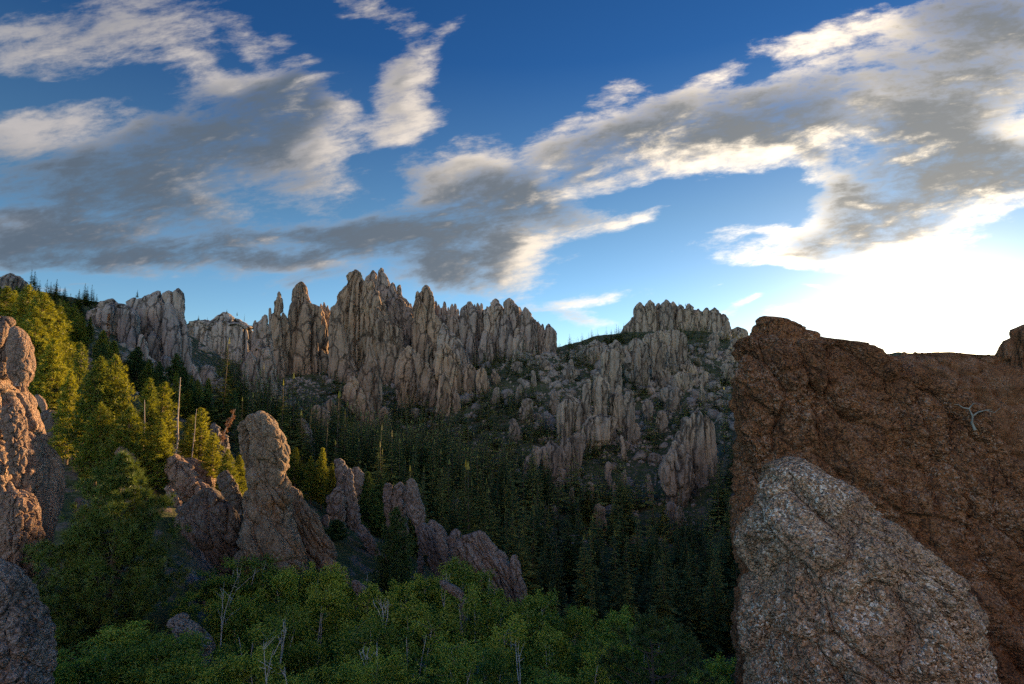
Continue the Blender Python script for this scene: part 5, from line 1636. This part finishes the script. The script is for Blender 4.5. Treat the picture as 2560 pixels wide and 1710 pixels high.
# ---- the dark valley forest: the 300 largest one by one, the rest as one mass
def forest():
    rng = np.random.default_rng(21)
    var = [(spruce_arrays(12.0, w, 30 + i, 30, 12, 3)) for i, w in enumerate((4.2, 3.4, 4.8, 3.0))]
    full = [joined('conifer_mesh', a, b, 'forest', 'dark_bark') for a, b in var]
    split = [(mesh('trunk', a[0], a[1], M['dark_bark']), mesh('crown', b[0], b[1], M['forest'])) for a, b in var]
    low = [spruce_arrays(12.0, w, 60 + i, 16, 8, 1) for i, w in enumerate((4.4, 3.4, 5.0))]
    N = 46000
    D = np.sqrt(rng.uniform(88 ** 2, 560 ** 2, N))
    px = rng.uniform(540, 2700, N)
    x = (px - W / 2) / F * D * 1.0
    y = D
    z = ground_z(x, y)
    bx, by = project(x, y, z)
    keep = np.zeros(N)
    cl = fbm(np.stack([x / 38, y / 38, 0 * x], axis=-1), 3)
    valley = (by > 1120) & (bx > 840)
    keep[valley] = .95
    right = (bx > 1290) & (by < 1400) & (by > 830)
    edge = np.clip((by - 1230 + (1560 - bx) * .55) / 150, 0, 1)
    keep[right] = np.clip(.16 + .55 * (cl[right] > .12) + .7 * edge[right], 0, .95) * .8
    mid = (bx > 860) & (bx <= 1330) & (by > 900) & (by <= 1120)
    keep[mid] = np.clip(.45 + .6 * (cl[mid] > 0), 0, .95)
    left = (bx > 540) & (bx <= 860) & (by > 930) & (D > 95)
    keep[left] = .75 * (cl[left] > -.15)
    rub = (bx > 640) & (bx < 800) & (by < 1010)
    keep[rub] *= .15
    keep[bx > 1860] = 0
    tri = (bx > 690) & (bx < 900) & (by < 1125) & (by > 1010)
    keep[tri] *= .5
    keep *= np.clip(.75 * (D / 250) ** -.35, .35, 1.0)
    ok = rng.random(N) < keep * .36
    idx = np.nonzero(ok)[0]
    h = rng.uniform(4.0, 18.0, N) * np.clip(1.1 - .0006 * (D - 100), .7, 1.1)
    size = h / D * (bx < 1860)
    vis = idx[np.argsort(-size[idx])]
    first, rest = vis[:300], vis[300:3800]
    for i in first:
        k = int(rng.integers(4))
        o = link('conifer_tree', None, (x[i], y[i], z[i] - .3))
        for pn, me in zip(('trunk', 'crown'), split[k]):
            link(pn, me, (0, 0, 0), o)
        s = h[i] / 12
        o.scale = (s * rng.uniform(.85, 1.25), s * rng.uniform(.85, 1.25), s)
        o.rotation_euler = (rng.normal() * .02, rng.normal() * .02, rng.random() * 6.28)
        near = 'dark conifer standing in the dense shaded forest on the near valley floor' if D[i] < 150 else 'dark conifer standing in the dense shaded forest at the middle of the valley'
        tag(o, near, 'conifer', 'near conifers of the valley floor' if D[i] < 150 else 'conifers in the middle of the valley')
    vs, qs, ts, qi, ti, n = [], [], [], [], [], 0
    for i in rest:
        (tv, tp), (cv, cp) = low[int(rng.integers(3))]
        s = h[i] / 12
        a = rng.random() * 6.28
        v = np.concatenate([tv, cv]) * [s * 1.1, s * 1.1, s]
        v = np.stack([v[:, 0] * math.cos(a) - v[:, 1] * math.sin(a), v[:, 0] * math.sin(a) + v[:, 1] * math.cos(a), v[:, 2]], axis=-1) + [x[i], y[i], z[i] - .3]
        for p in tp:
            (qs if p.shape[1] == 4 else ts).append(p + n)
            (qi if p.shape[1] == 4 else ti).append(np.zeros(len(p)))
        for p in cp:
            ts.append(p + n + len(tv)); ti.append(np.ones(len(p)))
        vs.append(v); n += len(v)
    me = mesh('forest', np.concatenate(vs), [np.concatenate(qs), np.concatenate(ts)], [M['dark_bark'], M['forest']], False, np.concatenate(qi + ti))
    tag(link('distant_forest', me), 'far mass of dark conifers covering the valley side', 'forest', None, 'stuff')
    print('forest', len(idx))
    return full


SPR = forest()

# ---- trees along the skyline and on the rocks
def skyline():
    rng = np.random.default_rng(5)

    def put(px, pt, pb, D, label, group, wf=1.0):
        a, b = P(px, pt, D), P(px, pb, D)
        h = a[2] - b[2]
        o = link('conifer_tree', SPR[int(rng.integers(4))], b - np.array([0, 0, .06 * h]))
        s = h * 1.06 / 12
        o.scale = (s * wf, s * wf, s)
        o.rotation_euler = (0, 0, rng.random() * 6.28)
        tag(o, label, 'conifer', group)

    g = 'small conifers along the left skyline'
    for (zx, zt, zb, D, w, lab) in ((545, 308, 372, 250, 1.3, 'bushy skyline conifer, middle of the left group'), (655, 310, 400, 240, .8, 'thin spiky skyline conifer just left of the rounded grey outcrop'),
                                    (995, 243, 300, 222, .9, 'single narrow conifer on top of the horned cliff'), (455, 310, 372, 250, 1.0, 'pointed skyline conifer, left of the bushy one'),
                                    (415, 312, 380, 250, 1.2, 'leaning skyline conifer next to the sunlit pines'), (590, 355, 395, 250, 1.4, 'low flat skyline conifer right of the bushy one'),
                                    (1440, 428, 470, 465, 1.2, 'small conifer on the flat top left of the fractured dome'), (1505, 436, 470, 465, .8, 'tiny spike of a conifer right of the flat top'),
                                    (1645, 385, 420, 468, 1.5, 'open-crowned tree on the crest of the fractured dome'), (1720, 402, 432, 468, 1.3, 'small tree on the right shoulder of the fractured dome'),
                                    (1773, 412, 470, 466, .5, 'bare spike on the right slope of the fractured dome')):
        a, b, c = to_px(1, zx, zt), to_px(1, zx, zb), 0
        put(a[0], a[1], b[1], D, lab, g, w)
    g = 'conifers filling the left skyline ridge'
    for i in range(34):
        px, py = rng.uniform(70, 240), rng.uniform(742, 800)
        D = hit(px, py, 110)
        if D and D < 400:
            hh = rng.uniform(5, 9) / D * F
            put(px, py - hh, py + 2, D, 'dark conifer on the far left ridge between the summit rocks and the rounded grey outcrop', g, rng.uniform(1.0, 1.6))
    g = 'conifers along the saddle and the butte'
    for i, (zx, zt, zb) in enumerate(((493, 420, 450), (516, 430, 470), (570, 458, 520), (584, 470, 520), (598, 462, 520), (622, 458, 515), (640, 475, 515), (670, 425, 480), (684, 415, 470), (698, 400, 465),
                                      (742, 374, 410), (800, 375, 420), (832, 345, 420), (860, 320, 400), (880, 318, 395), (893, 290, 390), (907, 300, 385), (922, 305, 375), (940, 282, 350), (955, 278, 340))):
        a, b = to_px(3, zx, zt), to_px(3, zx, zb)
        D = hit(a[0], b[1] + 12) or 540
        put(a[0], a[1], b[1] + 6, min(D, 590), 'small dark conifer in the row climbing from the saddle to the butte', 'row of conifers climbing to the butte', 1.1)
    for zx, zt, zb, lab in ((1625, 250, 325, 'tall conifer at the right shoulder of the butte'), (1608, 285, 325, 'short conifer beside the tall one at the right shoulder of the butte'),
                            (1300, 140, 168, 'tiny conifer on the butte top, left of the pair'), (1342, 148, 170, 'tiny conifer on the butte top, first of the pair'), (1354, 148, 170, 'tiny conifer on the butte top, second of the pair'),
                            (1432, 182, 205, 'tiny conifer in the notch of the butte top')):
        a, b = to_px(3, zx, zt), to_px(3, zx, zb)
        put(a[0], a[1], b[1], 604, lab, g, 1.2)
    g = 'trees on the skyline beside the setting sun'
    for zx, zt, zb, w, lab in ((735, 198, 224, 1.6, 'round little tree on the skyline left of the sun'), (722, 205, 224, 1.2, 'small bush left of the round little tree'), (1106, 188, 212, .5, 'thin bare spike right of the sun'),
                               (1160, 206, 234, 1.3, 'dark conifer right of the thin spike'), (1188, 200, 234, 1.0, 'conifer at the foot of the right edge knob'), (1200, 196, 232, 1.0, 'conifer touching the right edge knob'),
                               (1210, 135, 215, .35, 'tall bare snag against the right edge knob'), (1128, 205, 220, .8, 'tiny conifer between the thin spike and the dark conifer')):
        a, b = to_px(8, zx, zt), to_px(8, zx, zb)
        put(a[0], a[1] - 3, b[1] - 2, 71, lab, g, w * 1.1)


skyline()


# ---- boulders of the talus slopes
def talus():
    rng = np.random.default_rng(31)

    def stone(nu, nv, seed):
        th = np.arange(nu) / nu * 2 * math.pi
        ph = np.linspace(0, math.pi, nv + 2)[1:-1]
        d = np.stack([np.outer(np.sin(ph), np.cos(th)).ravel(), np.outer(np.sin(ph), np.sin(th)).ravel(), np.outer(np.cos(ph), np.ones(nu)).ravel()], axis=-1)
        d = np.concatenate([d, [[0, 0, 1], [0, 0, -1]]])
        f1, f2, c = voronoi(d * 1.1 + seed * 3.3)
        r = 1 + .35 * (c - .5) + .25 * fbm(d * 1.6 + seed, 3) + .2 * (np.sqrt(np.clip((f2 - f1) / .5, 0, 1)) - .6)
        v = d * r[:, None] * [1.0, .85, .75]
        i = np.arange(nv - 1)[:, None] * nu + np.arange(nu)[None]
        j = np.arange(nv - 1)[:, None] * nu + (np.arange(nu)[None] + 1) % nu
        q = np.stack([i, i + nu, j + nu, j], axis=-1).reshape(-1, 4)
        n = nu * nv
        t = np.array([[n, m, (m + 1) % nu] for m in range(nu)] + [[n + 1, (nv - 1) * nu + (m + 1) % nu, (nv - 1) * nu + m] for m in range(nu)])
        return v, q, t

    big = []
    for s in range(6):
        v, q, t = stone(22, 14, s)
        big.append(mesh('boulder_mesh', v, [q, t], M['boulder'], True))
    small = [stone(8, 5, 10 + s) for s in range(6)]
    N = 40000
    D = np.sqrt(rng.uniform(95 ** 2, 540 ** 2, N))
    px = rng.uniform(150, 1900, N)
    x, y = (px - W / 2) / F * D, D
    z = ground_z(x, y)
    bx, by = project(x, y, z)
    cl = fbm(np.stack([x / 22, y / 22, 0 * x + 4], axis=-1), 3)
    dens = np.zeros(N)
    dens[(bx > 1190) & (by > 860) & (by < 1420)] = 1.6
    dens[(bx > 940) & (bx < 1320) & (by > 900) & (by < 1180)] = .6
    dens[(bx > 650) & (bx < 860) & (by > 890) & (by < 1030)] = 1.0
    dens[(bx > 150) & (bx < 650) & (by > 800) & (by < 1150)] = .35
    dens[(bx > 1100) & (by > 1420) & (by < 1560)] = .12
    dens = dens * np.clip(.45 + 1.6 * cl, 0.05, 1.2)
    ok = np.nonzero(rng.random(N) < dens * .55)[0]
    r = np.clip(rng.lognormal(-.15, .55, N), .35, 3.6) * np.clip(D / 260, .55, 1.4)
    order = ok[np.argsort(-(r / D)[ok])]
    first, rest = order[:280], order[280:9500]
    for i in first:
        where = ('pale granite boulder lying on the right-hand talus slope' if bx[i] > 1190 else
                 'pale granite boulder at the foot of the tall ridge' if bx[i] > 640 else 'pale granite boulder among the trees of the left slope')
        o = link('boulder', big[int(rng.integers(6))], (x[i], y[i], z[i] + .1 * r[i]))
        o.scale = (r[i] * rng.uniform(.8, 1.3), r[i] * rng.uniform(.8, 1.2), r[i] * rng.uniform(.7, 1.2))
        o.rotation_euler = (rng.normal() * .4, rng.normal() * .4, rng.random() * 6.28)
        tag(o, where, 'boulder', {'p': 'boulders ', }['p'] + ('on the right-hand talus slope' if bx[i] > 1190 else 'at the foot of the tall ridge' if bx[i] > 640 else 'on the left slope'))
    vs, qs, ts, n = [], [], [], 0
    for i in rest:
        v, q, t = small[int(rng.integers(6))]
        a = rng.random() * 6.28
        v = v * r[i] * .8 * rng.uniform(.7, 1.3, 3)
        v = np.stack([v[:, 0] * math.cos(a) - v[:, 1] * math.sin(a), v[:, 0] * math.sin(a) + v[:, 1] * math.cos(a), v[:, 2] + .3 * v[:, 0]], axis=-1)
        vs.append(v + [x[i], y[i], z[i]]); qs.append(q + n); ts.append(t + n); n += len(v)
    me = mesh('scree', np.concatenate(vs), [np.concatenate(qs), np.concatenate(ts)], M['boulder'], False)
    tag(link('scree', me), 'grey rubble of countless smaller stones over the talus slopes', 'scree', None, 'stuff')
    print('boulders', len(ok))


talus()

# ---- the dead tree on the crest of the great wall
def wall_snag():
    tr = MB()
    b = P(2435, 1060, 22)
    def q(x, y):
        a = to_px(8, x, y)
        return P(a[0], a[1], 22) - b
    tr.tube([q(1085, 520), q(1072, 490), q(1075, 462), q(1060, 432)], [.05, .042, .034, .024], 6)
    tr.tube([q(1075, 462), q(1100, 445), q(1130, 438), q(1165, 448), q(1190, 428)], [.03, .024, .02, .013, .006], 5)
    tr.tube([q(1060, 432), q(1035, 428), q(1015, 414), q(1000, 416)], [.035, .025, .018, .01], 5)
    tr.tube([q(1060, 432), q(1078, 410), q(1090, 412)], [.03, .018, .008], 5)
    tr.tube([q(1130, 438), q(1150, 436), q(1160, 440)], [.02, .012, .006], 4)
    tag(link('dead_tree', tr.mesh('snag', M['twig'], True), b), 'small twisted dead tree clinging to the crest of the shaded wall', 'dead tree')


wall_snag()
